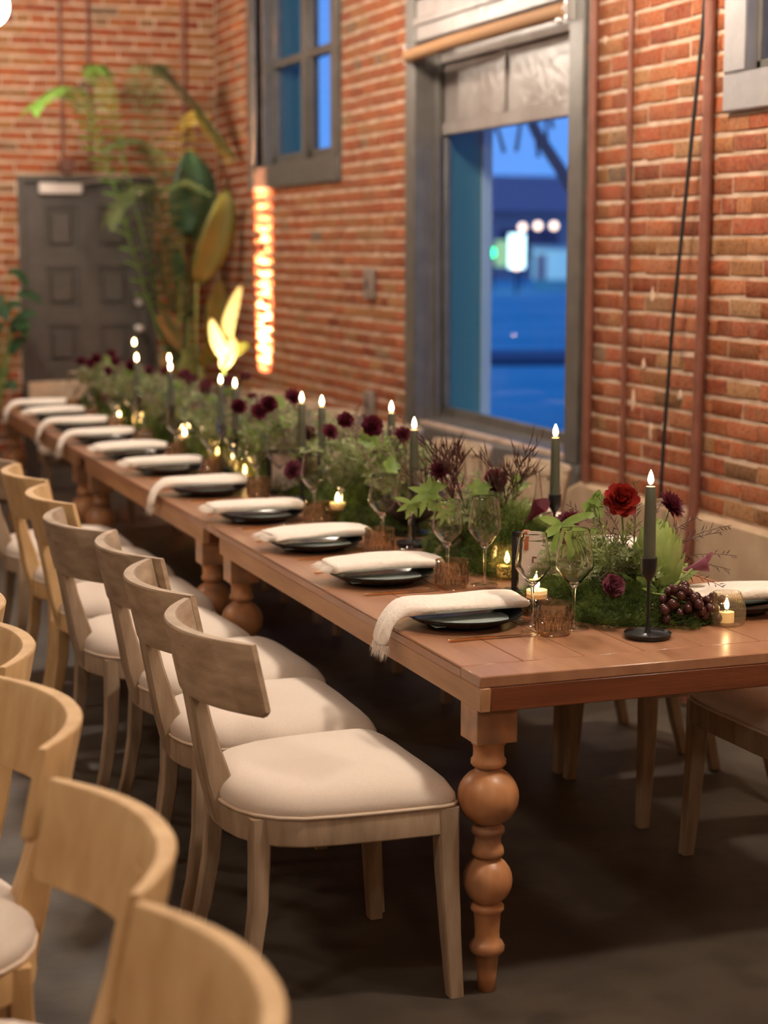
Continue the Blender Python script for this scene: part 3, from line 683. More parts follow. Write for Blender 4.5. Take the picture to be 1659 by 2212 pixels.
# napkins, folded lengthwise with a frayed end
def make_napkin(kind, seed):
    t = thing('napkin', 'x', 'napkin'); r = random.Random(seed); m = MB(); rings = []
    if kind == 'hang': path = [(.185, 0, .006), (.16, 0, .014), (.12, .0, .017), (.05, .0, .019), (-.02, 0, .018), (-.09, 0, .018), (-.135, -.004, .018), (-.165, -.01, .014), (-.188, -.015, .004), (-.208, -.02, -.016), (-.218, -.022, -.042), (-.224, -.022, -.072)]
    else: path = [(.175, 0, .004), (.155, 0, .013), (.11, 0, .018), (.04, 0, .020), (-.03, 0, .019), (-.09, 0, .017), (-.13, 0, .016), (-.155, .004, .012), (-.172, .006, .009)]
    n = len(path); K = 22
    for i, p in enumerate(path):
        u = i / (n - 1); p = Vector(p)
        d = (Vector(path[min(i + 1, n - 1)]) - Vector(path[max(i - 1, 0)])).normalized(); side = Vector((0, 1, 0)); up = side.cross(d) * 1.0
        if up.z < 0 and abs(up.z) > .3: up = -up
        if kind == 'hang' and p.z < .01: up = Vector((-1, 0, .2)).normalized() if p.z < 0 else Vector((-.5, 0, .8)).normalized()
        w = .077 if i > 1 else (.036, .064)[i]
        if kind == 'hang' and i > 6: w = .064 - .018 * min(1, (i - 6) / 3)
        th = .0185 if i else .010
        if kind == 'hang' and i > 7: th = .008
        ring = []
        for k in range(K):
            a = 2 * pi * k / K; ca, sa = cos(a), sin(a)
            ww = w * (abs(ca) ** .75) * (1 if ca > 0 else -1); tt = th * (abs(sa) ** .8) * (1 if sa > 0 else -1)
            nz = noise.noise(Vector((p.x * 9 + seed, ww * 38, seed * 3.1))) + .6 * noise.noise(Vector((p.x * 22, ww * 70 + seed, 7)))
            ridge = (.0085 * nz + .005 * noise.noise(Vector((p.x * 5 + seed, ww * 20, 2.2 + seed))) * 1.6) * (1 if sa > -.1 else .1)
            ring.append(p + side * (ww + .004 * noise.noise(Vector((p.x * 25, seed, 1)))) + up * (tt + ridge))
        rings.append(ring)
    rings = rings[::-1]
    m.loft(rings); body = m.build('cloth', M['napkin'], t, True)
    mod = body.modifiers.new('s', 'SUBSURF'); mod.levels = 1; mod.render_levels = 1
    # frayed threads
    f = MB(); e = Vector(path[-1]); dd = (Vector(path[-1]) - Vector(path[-2])).normalized()
    wid = .044 if kind == 'hang' else .062
    for k in range(240):
        y = r.uniform(-wid, wid); z = r.uniform(-.006, .006); L = r.uniform(.016, .042)
        p0 = e + Vector((0, y, 0)) + (Vector((z, 0, 0)) if kind == 'hang' else Vector((0, 0, z + .002))) - dd * .006
        q = p0 + dd * L + Vector((r.uniform(-.006, .006), r.uniform(-.008, .008), r.uniform(-.006, .004)))
        mid = (p0 + q) / 2 + Vector((r.uniform(-.003, .003), r.uniform(-.003, .003), r.uniform(-.002, .003))); wv = Vector((0, .0009, 0)); hv = Vector((.0005, 0, .0007))
        f.add([p0 - wv, p0 + wv, mid - wv, mid + wv, q, p0 + hv, mid + hv], [(0, 1, 3, 2), (2, 3, 4), (0, 5, 6, 2), (2, 6, 4)])
    if kind != 'flat2':
        s2 = -1 if kind == 'hang' else 1
        for k in range(150):  # frayed long side near the end
            x = r.uniform(-.17, -.06) if kind != 'hang' else r.uniform(-.17, -.03); p0 = Vector((x, s2 * .062, .012)); q = p0 + Vector((r.uniform(-.006, .006), s2 * r.uniform(.006, .016), r.uniform(-.006, .008)))
            wv = Vector((.0009, 0, 0)); f.add([p0 - wv, p0 + wv, q], [(0, 1, 2)])
    if kind == 'tuft':
        for k in range(90):
            a = r.uniform(.3, 2.8); p0 = Vector((-.10 + .03 * r.uniform(-1, 1), .045, .018)); q = p0 + Vector((cos(a) * .03, .01, sin(a) * .03)) * r.uniform(.4, 1); wv = Vector((.001, .0005, 0))
            f.add([p0 - wv, p0 + wv, q], [(0, 1, 2)])
    fo = f.build('fringe', M['napkin'], t, False)
    fo['kind'] = 'stuff'
    return t
naps = {'hang': make_napkin('hang', 2), 'flat': make_napkin('flat', 5), 'tuft': make_napkin('tuft', 8), 'flat2': make_napkin('flat2', 11)}
# cutlery
def make_knife():
    t = thing('knife', 'x', 'cutlery')
    MB().loft([[(x, -w, z - h), (x, w, z - h), (x, w, z + h), (x, -w, z + h)] for x, w, h, z in ((-.115, .002, .001, .004), (-.112, .0042, .0024, .004), (-.03, .0035, .0022, .004), (0, .003, .0018, .004), (.006, .0035, .0012, .004))]).build('handle', M['gold'], t)
    MB().loft([[(x, a, .0032), (x, b, .0032), (x, b, .0044), (x, a, .0044)] for x, a, b in ((.004, -.003, .003), (.02, -.0065, .004), (.08, -.0075, .0045), (.105, -.005, .0045), (.115, .001, .0045))]).build('blade', M['gold'], t)
    return t
def make_fork():
    t = thing('fork', 'x', 'cutlery')
    MB().loft([[(x, -w, z - h), (x, w, z - h), (x, w, z + h), (x, -w, z + h)] for x, w, h, z in ((-.11, .002, .001, .003), (-.106, .004, .002, .003), (-.03, .003, .002, .004), (.02, .0025, .0015, .009), (.04, .006, .001, .009), (.055, .010, .0009, .007), (.066, .0105, .0009, .006))]).build('handle', M['gold'], t)
    for y in (-.0088, -.003, .003, .0088): MB().loft([[(x, y - .0014, z - .0007), (x, y + .0014, z - .0007), (x, y + .0014, z + .0007), (x, y - .0014, z + .0007)] for x, z in ((.064, .006), (.085, .0055), (.105, .010))]).build('tine', M['gold'], t)
    return t
knife0, fork0 = make_knife(), make_fork()
# wine glasses
def make_wine(sc=1.0, name='wine_glass'):
    t = thing(name, 'x', 'glass'); h = .25 * sc
    def P(l): return [(r * sc, z * sc) for r, z in l]
    outer = [(.0062, .1045), (.0085, .108), (.0130, .1125), (.0235, .1250), (.0345, .1385), (.0440, .1505), (.0474, .1555), (.0477, .161), (.0464, .180), (.0427, .207), (.0387, .235), (.0367, .250)]
    inner_ = [(.0361, .2508), (.0354, .250), (.0375, .235), (.0415, .207), (.0452, .180), (.0466, .162), (.0460, .1565), (.0425, .1515), (.033, .1402), (.022, .1275), (.012, .1178), (.005, .1145), (.0004, .1138)]
    MB().surf(P([(.0004, .1040)] + outer + inner_), 44).build('bowl', M['realglass'], t)
    MB().surf(P([(.037, .0008), (.0385, .0015), (.037, .0028), (.024, .0042), (.012, .0068), (.006, .011)]), 28).build('foot', M['glass'], t)
    MB().surf(P([(.0004, .0008), (.0062, .0012), (.006, .011), (.0042, .018), (.0037, .05), (.0038, .085), (.005, .097), (.006, .1035), (.0004, .1038)]), 28).build('stem', M['realglass'], t)
    return t
big_glass, small_glass = make_wine(1.0), make_wine(.93)
# amber cut tumbler
def cut(r, z, a):
    if z < .012 or z > .066 or r < .03: return r
    n = 11; u = (a / (2 * pi) * n) % 1 - .5; zz = (z - .012) / .054
    w = .46 * sqrt(max(0, 1 - zz ** 2.2)); d = abs(abs(u) - w); v = (.0034 if d < .085 else 0) + (.0018 if abs(u) < .06 and zz < .62 else 0)
    d2 = abs(abs(u) - w * .55) if zz < .6 else 1
    v += .0022 if d2 < .07 else 0
    return r + v - .0012
def make_tumbler():
    t = thing('tumbler', 'x', 'glass')
    prof = [(.0005, .004), (.030, .004), (.038, .0), (.042, .003), (.043, .009)] + [(.0455, .0115 + .055 * k / 14) for k in range(15)] + [(.0458, .070), (.046, .078), (.0448, .0785)]
    MB().surf(prof, 132, rib=cut).build('cup', M['amber'], t)
    MB().surf([(.0448, .0785), (.043, .07), (.041, .03), (.039, .014), (.030, .010), (.0005, .0095)], 32).build('inner_wall', M['glass'], t)
    return t
tumbler0 = make_tumbler()
def ribs(n, amp): return lambda r, z, a: r + (amp * cos(n * a) if r > .02 else 0)
def flame(parent, z, s=1.0):
    p = [(.0004, 0), (.0045, .002), (.0072, .008), (.0078, .013), (.0068, .020), (.0044, .028), (.0018, .034), (.0004, .037)]
    return MB().lathe([(r * s, z + h * s) for r, h in p], 12).build('flame', M['flame'], parent, True)
def make_votive(kind):
    t = thing('votive_candle', 'x', 'candle')
    if kind == 'tall':
        gm = M['gold_glass']; MB().surf([(.0005, .004), (.032, .004), (.038, .0), (.043, .006), (.0445, .02), (.0455, .055), (.044, .078), (.040, .090), (.0385, .097)], 176, rib=ribs(44, .0008)).build('glass_cup', gm, t); wz, wr = .036, .029
        MB().surf([(.0375, .097), (.0395, .0975), (.0405, .099), (.039, .1)], 40).build('rim', gm, t)
        MB().lathe([(0, .006), (wr, .006), (wr, wz), (0, wz - .001)], 24).build('wax', M['wax'], t); flame(t, wz + .006, .95)
        MB().tube([(0, 0, wz - .002), (0, 0, wz + .01)], .001, 5).build('wick', M['wick'], t)
    elif kind == 'globe':
        gm = M['smoke_glass']; MB().surf([(.0005, .005), (.030, .005), (.038, .0), (.044, .004), (.047, .016), (.048, .03), (.0465, .046), (.042, .062), (.0365, .074), (.034, .080)], 176, rib=ribs(44, .0006)).build('glass_cup', gm, t); wz, wr = .032, .019
        MB().surf([(.033, .080), (.0345, .0805), (.0352, .082), (.034, .083)], 40).build('rim', gm, t)
        MB().lathe([(0, .006), (wr, .006), (wr, wz), (0, wz - .001)], 24).build('wax', M['wax'], t); flame(t, wz + .006, .8)
        MB().tube([(0, 0, wz - .002), (0, 0, wz + .01)], .001, 5).build('wick', M['wick'], t)
    else:
        gm = M['amber']; MB().surf([(.0005, .003), (.030, .003), (.036, 0), (.037, .008), (.030, .02), (.029, .028), (.040, .036), (.043, .042), (.038, .050), (.030, .054), (.027, .056)], 144, rib=ribs(36, .0008)).build('glass_cup', gm, t)
        MB().lathe([(0, .045), (.0265, .045), (.027, .065), (.0262, .066), (.025, .062), (0, .062)], 26).build('wax', M['wax'], t); flame(t, .068, .9)
        MB().tube([(0, 0, .060), (0, 0, .072)], .001, 5).build('wick', M['wick'], t)
    return t
vot = {k: make_votive(k) for k in ('tall', 'globe', 'low')}
# taper candle in a black iron holder
def make_taper():
    t = thing('candlestick', 'x', 'candle')
    MB().lathe([(0, .004), (.046, .003), (.052, .0), (.056, .004), (.0585, .012), (.0575, .0135), (.054, .008), (.045, .006), (.018, .0075), (.009, .012), (.0052, .022), (.0042, .05), (.0042, .135), (.006, .142), (.0135, .152), (.0185, .162), (.0195, .175), (.0198, .196), (.0183, .197), (.017, .190), (0, .188)], 30).build('holder', M['black'], t)
    c = MB().lathe([(0, .185), (.0155, .185), (.0150, .24), (.0135, .33), (.0125, .366), (.0115, .3685), (0, .3675)], 22).build('taper', M['sage'], t)
    MB().lathe([(0, .3665), (.0112, .3675), (.0106, .3695), (.004, .3700), (0, .3700)], 18).build('melt_pool', M['wax'], c)
    MB().tube([(0, 0, .366), (.0006, 0, .376)], .001, 5).build('wick', M['wick'], t); flame(t, .3735, .98)
    return t
taper0 = make_taper()
first = {}
def put(proto, label, loc, rz=0, grp=None, sc=1):
    if proto not in first:
        first[proto] = 1; proto.location = loc; proto.rotation_euler = (0, 0, rz); proto['label'] = label; proto.scale = (sc, sc, sc)
        if grp: proto['group'] = grp
        return proto
    return dup(proto, label, loc, rz, grp, sc)

PY = [4.116, 4.736, 5.339, 5.98, 6.70, 7.40, 8.02, 8.70, 9.35, 9.98, 10.55]
NK = ['hang', 'flat', 'tuft', 'flat2', 'hang', 'flat2', 'flat', 'hang', 'hang', 'flat', 'hang']
T = TZ + .0005
rr = random.Random(21)
for i, y in enumerate(PY):
    o = ORD[i]; x = 1.708 + rr.uniform(-.006, .006)
    put(plate0, 'black glazed plate, %s on the chair side of the table' % o, (x, y, T), rr.uniform(0, 6), 'black plates on the chair side')
    put(card0, 'pale blue grey menu card on the %s plate of the chair side' % o, (x + .01, y - .035, T + .0165), rr.uniform(-.05, .12), 'menu cards on the chair side')
    k = NK[i]; put(naps[k], 'cream frayed napkin %s, %s along the chair side' % ('hanging over the table edge' if k == 'hang' else 'folded flat on its plate', o), (x - .0 + (.02 if i in (1, 2) else .0), y + .022, T + .0345), rr.uniform(-.03, .05) + (.0 if i else .02), 'napkins on the chair side')
    put(knife0, 'gold knife beside the %s plate of the chair side' % o, (x - .0, y - .187, T), .03 + rr.uniform(-.03, .03), 'gold knives on the chair side')
    put(fork0, 'gold fork beyond the %s plate of the chair side' % o, (x - .03, y + .180, T), rr.uniform(-.03, .03), 'gold forks on the chair side')
    tx, ty = (1.865, y - .188) if i == 0 else ((1.862, y - .155) if i == 1 else (1.868, y - .15 + rr.uniform(-.01, .01)))
    put(tumbler0, 'amber cut glass tumbler, %s on the chair side of the table' % o, (tx, ty, T), rr.uniform(0, 6), 'amber tumblers on the chair side')
    gx, gy, hx, hy = (1.862, 4.045, 1.938, 3.965) if i == 0 else (1.888, y - .06, 1.958 + rr.uniform(-.008, .008), y - .15)
    if i == 2: gx, gy, hx, hy = 1.908, 5.275, 1.985, 5.235
    put(small_glass, 'smaller clear wine glass of the %s setting on the chair side' % o, (gx, gy, T), 0, 'small wine glasses on the chair side')
    put(big_glass, 'larger clear wine glass of the %s setting on the chair side' % o, (hx, hy, T), 0, 'large wine glasses on the chair side')
FY = [4.04, 4.84, 5.45, 6.42, 7.18, 8.0, 8.85, 9.5, 10.2]
for i, y in enumerate(FY):
    o = ORD[i]; x = 2.425
    put(plate0, 'black glazed plate, %s on the wall side of the table' % o, (x, y, T), rr.uniform(0, 6), 'black plates on the wall side')
    put(card0, 'pale blue grey menu card on the %s plate of the wall side' % o, (x, y + .03, T + .0165), pi + .1, 'menu cards on the wall side')
    k = ['flat', 'flat2'][i % 2]; put(naps[k], 'cream napkin folded on the %s plate of the wall side' % o, (x - .0, y - .02, T + .0345), pi + rr.uniform(-.05, .05), 'napkins on the wall side')
    put(knife0, 'gold knife beside the %s plate of the wall side' % o, (x, y + .187, T), pi, 'gold knives on the wall side')
    if i: 
        put(big_glass, 'larger clear wine glass of the %s setting on the wall side' % o, (2.30, y + .20, T), 0, 'large wine glasses on the wall side')
        put(small_glass, 'smaller clear wine glass of the %s setting on the wall side' % o, (2.375, y + .215, T), 0, 'small wine glasses on the wall side')
    else:
        put(big_glass, 'larger clear wine glass of the %s setting on the wall side' % o, (2.40, 4.36, T), 0, 'large wine glasses on the wall side')
        put(small_glass, 'smaller clear wine glass of the %s setting on the wall side' % o, (2.475, 4.48, T), 0, 'small wine glasses on the wall side')
# tapers
tapers = [(2.062, 3.812, 'iron candlestick with sage taper beside the grapes at the near end'), (2.335, 4.92, 'iron candlestick with sage taper in front of the large window'),
          (2.02, 5.29, 'iron candlestick with sage taper below the left side of the large window'), (2.16, 5.88, 'iron candlestick with sage taper left of the large window'),
          (2.01, 6.20, 'iron candlestick with sage taper, right one of the close pair midway'), (1.975, 6.30, 'x'), (1.95, 7.17, 'iron candlestick with sage taper, right one before the glowing leaf'),
          (1.95, 7.40, 'iron candlestick with sage taper, left one before the glowing leaf'), (2.10, 8.98, 'iron candlestick with sage taper, upper of the pair before the brick beside the door'),
          (1.95, 8.32, 'iron candlestick with sage taper, lower of the pair before the brick beside the door'), (2.27, 10.6, 'iron candlestick with sage taper, highest flame before the dark door'),
          (1.95, 9.06, 'iron candlestick with sage taper, second flame before the dark door')]
for x, y, l in tapers:
    if l == 'x': x, y, l = 1.99, 6.38, 'iron candlestick with sage taper, left one of the close pair midway'
    put(taper0, l, (x, y, T), 0, 'tapers in iron candlesticks')
# votives
for (k, x, y, l) in [('globe', 2.323, 3.885, 'round ribbed clear votive beside the grapes'), ('tall', 2.068, 4.668, 'tall ribbed gold votive behind the sign stand'), ('low', 1.925, 4.155, 'low flared amber votive in front of the sign stand'),
                     ('low', 1.955, 5.86, 'low amber votive behind the fourth tumbler'), ('tall', 1.93, 6.96, 'ribbed gold votive beside the sixth napkin'), ('tall', 1.99, 7.62, 'ribbed gold votive, left of the bright pair by the seventh setting'),
                     ('globe', 2.03, 7.50, 'round ribbed votive, right of the bright pair by the seventh setting'), ('low', 2.0, 8.26, 'low votive by the eighth setting'), ('tall', 1.98, 9.12, 'ribbed gold votive by the ninth setting'), ('globe', 1.97, 9.62, 'round ribbed votive by the tenth setting')]:
    put(vot[k], l, (x, y, T), 0, 'votive candles')

# sign stand with leather strap
sg = thing('sign_stand', 'black table sign stand holding a white card by a leather strap', 'sign', (2.03, 4.405, T), radians(-38))
MB().bbox(-.085, .085, -.028, .028, 0, .013, .002).build('base', M['black'], sg)
MB().bbox(-.060, -.046, -.009, .009, .013, .172, .002).build('post', M['black'], sg)
MB().bbox(-.060, .07, -.009, .009, .158, .172, .002).build('arm', M['black'], sg)
cd_ = MB().bbox(-.038, .068, -.0125, -.0105, .016, .150, .0003).build('card', M['whitecard'], sg)
MB().box(-.002, .012, -.0132, -.0124, .103, .109).add([(-.002, -.0132, .078), (.003, -.0132, .078), (.003, -.0132, .105), (-.002, -.0132, .105)], [(0, 1, 2, 3)]).box(-.002, .003, -.0132, -.0124, .078, .105).box(-.002, .009, -.0132, -.0124, .078, .083).build('lettering', M['ink'], cd_, False)
stp = MB().bbox(-.030, -.014, -.0165, -.0125, .126, .176, .001).bbox(-.030, -.014, -.0165, .0125, .172, .1765, .001).build('strap', M['leather'], sg)
sd = MB().lathe([(.0032, 0), (.0028, .0018), (0, .0025)], 10).build('stud', M['gold'], stp); sd.matrix_local = Matrix.Translation((-.022, -.0164, .133)) @ Matrix.Rotation(pi / 2, 4, 'X')
# second sign seen from its back further down the table
sg2 = thing('sign_stand', 'black sign stand with pale card between the fifth glasses', 'sign', (1.985, 6.62, T), radians(-30))
MB().bbox(-.085, .085, -.028, .028, 0, .013, .002).build('base', M['black'], sg2); MB().bbox(-.060, -.046, -.009, .009, .013, .172, .002).build('post', M['black'], sg2)
MB().bbox(-.060, .07, -.009, .009, .158, .172, .002).build('arm', M['black'], sg2); MB().bbox(-.038, .068, -.0125, -.0105, .016, .150, .0003).build('card', M['whitecard'], sg2)
# black faceted bowl
bw = thing('compote_bowl', 'black low footed bowl behind the third glasses', 'bowl', (2.09, 5.50, T))
MB().lathe([(0, .003), (.055, .002), (.06, 0), (.06, .008), (.03, .02), (.028, .04), (.06, .055), (.085, .085), (.092, .125), (.089, .126), (.08, .09), (.05, .062), (0, .055)], 32).build('bowl', M['black'], bw)
MB().lathe([(0, .10), (.075, .102), (.08, .09)], 20).build('soil', M['soil'], bw)

# ================================================================== FLOWERS
def basis(d):
    d = Vector(d).normalized(); a = d.orthogonal().normalized(); return d, a, d.cross(a)
def petal(m, o, d, side, up, L, Wd, cup=.3, tip=.3, n=4, curl=0, end=.45):
    """a cupped petal: o base, d direction, side width axis, up bend axis"""
    vs = []; K = 3
    for i in range(n + 1):
        u = i / n; w = Wd * (sin(pi * min(1, (u * .86 + .12))) ** .6) * (1 - tip * u ** 3)
        if i == n: w *= end
        c = o + d * (L * u) + up * (curl * L * u * u)
        for k in range(K):
            s = -1 + 2 * k / (K - 1); vs.append(c + side * (s * w / 2) + up * (cup * w * s * s * .6))
    fs = [(i * K + k, i * K + k + 1, (i + 1) * K + k + 1, (i + 1) * K + k) for i in range(n) for k in range(K - 1)]
    m.add(vs, fs)
def rot(v, ax, a): return Matrix.Rotation(a, 3, ax) @ v
def bloom(m, c, axis, R, rings, r, tipj=.1):
    """rings: (count, elevation from axis in radians, length factor, width factor, cup)"""
    ax, A, B = basis(axis); c = Vector(c)
    for n, el, lf, wf, cup in rings:
        off = r.uniform(0, 6)
        for k in range(n):
            t = off + 2 * pi * k / n + r.uniform(-.15, .15); rad = A * cos(t) + B * sin(t); e = el + r.uniform(-.1, .1)
            d = ax * cos(e) + rad * sin(e); side = ax.cross(rad).normalized(); up = side.cross(d).normalized()
            if up.dot(ax) < 0: up = -up
            petal(m, c - ax * R * .2 + rad * R * .08, d, side, up, R * lf * r.uniform(.9, 1.1), R * wf, cup, .3 if wf < .7 and n > 9 else .0, 4, curl=r.uniform(.0, .25) if n > 9 or n == 5 else r.uniform(.15, .5), end=.45 if n > 9 else 1.5)
RAN = [(9, 1.75, 1.0, 1.0, .3), (9, 1.45, 1.05, 1.0, .35), (9, 1.2, 1.05, .95, .4), (9, .95, 1.02, .85, .4), (8, .7, 1.0, .75, .4), (8, .5, .98, .6, .4), (6, .28, .95, .5, .4), (4, .1, .9, .35, .4)]
SCA = [(16, 1.55, 1.1, .42, .2), (16, 1.3, 1.05, .4, .25), (15, 1.05, 1.0, .36, .3), (13, .8, .9, .33, .3), (12, .5, .85, .3, .3), (8, .25, .8, .25, .3)]
HEL = [(5, 1.35, 1.1, 1.0, .2)]
def flower(parent, kind, c, axis, R, mt, r, nm=None):
    m = MB(); bloom(m, c, axis, R, {'ran': RAN, 'sca': SCA, 'hel': HEL}[kind], r)
    o = m.build(nm or 'flower', M[mt], parent, True); return o
def curve(a, b, bend, n=8):
    a, b, bend = Vector(a), Vector(b), Vector(bend); return [a.lerp(b, i / n) + bend * (4 * (i / n) * (1 - i / n)) for i in range(n + 1)]
def stem(parent, a, b, bend=(0, 0, 0), r=.0022, mt='stem'):
    return MB().tube(curve(a, b, bend), [r * 1.2] * 4 + [r] * 5, 6).build('stem', M[mt], parent, True)
def calla(parent, c, axis, R, mt):
    ax, A, B = basis(axis); m = MB(); rings = []; c = Vector(c); n = 18
    for i in range(7):
        u = i / 6; ring = []
        for k in range(n):
            t = 2 * pi * k / n; rr_ = R * (.12 + .75 * u ** 1.6); ext = R * 2.2 * u + R * .9 * u ** 2 * max(0, cos(t)) ** 2
            ring.append(c + ax * (ext - R) + (A * cos(t) + B * sin(t)) * rr_)
        rings.append(ring)
    m.loft(rings, cap=False); return m.build('calla', M[mt], parent, True)
def moss_mound(parent, cx, cy, rx, ry, h, n, r, L=.018, mt='moss', name='moss'):
    m = MB(); vs = []; fs = []
    for k in range(n):
        a = r.uniform(0, 2 * pi); q = sqrt(r.random()); x, y = cos(a) * q, sin(a) * q
        bump = 1 + .30 * noise.noise(Vector((x * 3 + cx * 5, y * 3 + cy * 3, 1)))
        z = h * (1 - q ** 2.6) * bump + .004; p = Vector((cx + x * rx * bump, cy + y * ry * bump, max(.002, z * r.uniform(.75, 1.05))))
        d = Vector((x * 1.2 + r.uniform(-.7, .7), y * 1.2 + r.uniform(-.7, .7), .9 - q * .5 + r.uniform(-.3, .4))).normalized(); s = d.cross(Vector((r.uniform(-1, 1), r.uniform(-1, 1), r.uniform(-1, 1)))).normalized()
        l = L * r.uniform(.5, 1.3); w = .0016
        i = len(vs); vs += [p - s * w, p + s * w, p + d * l + Vector((0, 0, -.15 * l))]; fs.append((i, i + 1, i + 2))
        for t_ in (.45, .7):   # two side barbs make it read as fine fern moss
            b = p + d * (l * t_); dd = (d + s * (1 if t_ < .6 else -1) * 1.1).normalized(); i = len(vs)
            vs += [b, b + d * .0022, b + dd * l * .5]; fs.append((i, i + 1, i + 2))
    for (p) in vs:
        if p.z < .001: p.z = .001
    m.add(vs, fs); o = m.build(name, M[mt], parent, False); o['kind'] = 'stuff'
    # dark solid core so that light does not pass through the mound
    co = MB(); rings = []
    for i in range(6):
        q = 1 - i / 5.2; rings.append([(cx + cos(a) * rx * .86 * q, cy + sin(a) * ry * .86 * q, max(0.001, h * .72 * (1 - q ** 2.6))) for a in [2 * pi * k / 18 for k in range(18)]])
    co.loft(rings); co.build('moss_base', M['moss'], parent, True); return o
def sprig(m, base, tip, bend, n, leafL, leafW, r, r0=.0014, droop=0):
    """a stem with pairs of narrow leaves"""
    pts = curve(base, tip, bend, 10); m.tube(pts, [r0] * 5 + [r0 * .7] * 6, 4, caps=False)
    for k in range(n):
        u = .15 + .85 * k / n; f = u * 10; i = min(9, int(f)); p = pts[i].lerp(pts[i + 1], f - i); d = (pts[i + 1] - pts[i]).normalized()
        s = d.cross(Vector((r.uniform(-1, 1), r.uniform(-1, 1), r.uniform(-1, 1)))).normalized(); up = s.cross(d)
        ld = (d * .7 + s * (1 if k % 2 else -1) * .9 + Vector((0, 0, -droop))).normalized(); L = leafL * r.uniform(.7, 1.2) * (1.1 - .5 * u); sd = ld.cross(up).normalized() * leafW
        a = p; b = p + ld * L * .45; c = p + ld * L + up * L * r.uniform(-.25, .25)
        m.add([a, b - sd, b + sd, c], [(0, 1, 3, 2)])
def spray(parent, items, name, mt, r, stuff=False):
    m = MB()
    for it in items: sprig(m, *it[:-1], r=r, **(it[-1] if isinstance(it[-1], dict) else {}))
    o = m.build(name, M[mt], parent, True)
    if stuff: o['kind'] = 'stuff'
    return o
def fan(c, R, n, r, el=(.2, 1.2), **k):
    out = []
    for i in range(n):
        a = r.uniform(0, 2 * pi); e = r.uniform(*el); d = Vector((cos(a) * sin(e), sin(a) * sin(e), cos(e)))
        out.append((Vector(c) + Vector((d.x * .03, d.y * .03, 0)), Vector(c) + d * R * r.uniform(.6, 1.1), Vector((r.uniform(-.02, .02), r.uniform(-.02, .02), .02))) + (k['nl'], k['L'], k['w'], {'droop': k.get('droop', 0)}))
    return out
def broad_leaf(m, base, d, L, Wd, up=(0, 0, 1), curl=-.3, n=7):
    d = Vector(d).normalized(); up = Vector(up); side = d.cross(up).normalized(); up = side.cross(d); vs = []
    for i in range(n + 1):
        u = i / n; w = Wd * sin(pi * min(1, u * .97 + .03)) ** .8 * (1 - .25 * u) / 2; c = Vector(base) + d * L * u + up * (curl * L * u * u)
        vs += [c - side * w + up * w * .25, c, c + side * w + up * w * .25]
    m.add(vs, [(i * 3 + k, i * 3 + k + 1, i * 3 + k + 4, i * 3 + k + 3) for i in range(n) for k in (0, 1)])
def palmate(parent, c, L, r, mt='lime', n=6, ax=(0, -1, .2), name='palmate_leaf'):
    m = MB(); axd, A, B = basis(ax)
    for k in range(n):
        t = -1.9 + 3.8 * k / (n - 1); d = Vector((sin(t), 0, -cos(t))) ; d = Vector((d.x * .95, -.25 + .1 * r.uniform(-1, 1), d.z * .95)).normalized()
        broad_leaf(m, c, d, L * r.uniform(.8, 1.1), L * .30, up=-axd if False else Vector(ax), curl=-.18)
    return m.build(name, M[mt], parent, True)
def protea(parent, c, R, H, mt, r, n0=16, name='protea'):
    t = MB(); c = Vector(c)
    for ring, (q, z, tilt, n, lf) in enumerate([(.55, .02, .95, 9, .5), (.62, .10, .42, 11, .55), (.66, .2, .22, 12, .62), (.62, .3, .10, 12, .66), (.56, .38, .02, 11, .62), (.46, .46, -.10, 10, .58), (.34, .52, -.22, 8, .52), (.2, .56, -.3, 6, .48)]):
        off = r.uniform(0, 6)
        for k in range(n):
            a = off + 2 * pi * k / n; rad = Vector((cos(a), sin(a), 0)); d = (rad * sin(tilt) + Vector((0, 0, 1)) * cos(tilt)).normalized(); side = Vector((-sin(a), cos(a), 0)); up = rad * -1
            petal(t, c + rad * R * q + Vector((0, 0, H * z)), d, side, -d.cross(side) if d.cross(side).dot(rad) > 0 else d.cross(side), H * lf * .88 * r.uniform(.9, 1.1), R * .60, .5, .25, 5, curl=.14, end=.55)
    return t.build(name, M[mt], parent, True)

# ---- arrangement A: nearest
rA = random.Random(101)
CX, CY = 2.16, 4.16
A = thing('floral_arrangement', 'nearest flower arrangement with green protea, red ranunculus and moss', 'flowers', (CX, CY, T))
def w2a(x, y, z, c=(CX, CY)): return (x - c[0], y - c[1], z - T)
moss_mound(A, 0.0, -.01, .235, .27, .085, 15000, rA)
moss_mound(A, -.02, .10, .17, .15, .15, 3500, rA, L=.03, mt='fern', name='fern_tuft')
protea(A, w2a(2.235, 4.09, .805), .080, .20, 'protea', rA)
for (x, y, z, k, mt, R, ax) in [(2.187, 4.2, 1.041, 'ran', 'red', .040, (-.35, -.8, .45)), (2.337, 4.2, 1.021, 'sca', 'wine', .037, (.3, -.6, .5)), (2.036, 4.2, .995, 'sca', 'wine', .030, (-.2, -.5, .8)), (2.075, 4.02, .850, 'ran', 'mauve', .028, (-.1, -.9, .4)), (2.153, 4.3, 1.005, 'hel', 'lime', .030, (-.2, -.9, .3)), (2.158, 4.29, 1.036, 'hel', 'lime', .022, (.2, -.9, -.1))]:
    c = w2a(x, y, z); flower(A, k, c, ax, R, mt, rA, {'ran': 'ranunculus', 'sca': 'scabiosa', 'hel': 'hellebore'}[k])
    stem(A, (c[0] * .3, c[1] * .3, .02), (c[0] - ax[0] * R * .5, c[1] - ax[1] * R * .5, c[2] - R * .5), (.01, .0, .0), .0028)
MB().sphere(w2a(2.02, 4.21, .965), .026, 12, 8, (.8, .8, 1.3)).build('bud', M['wine'], A)
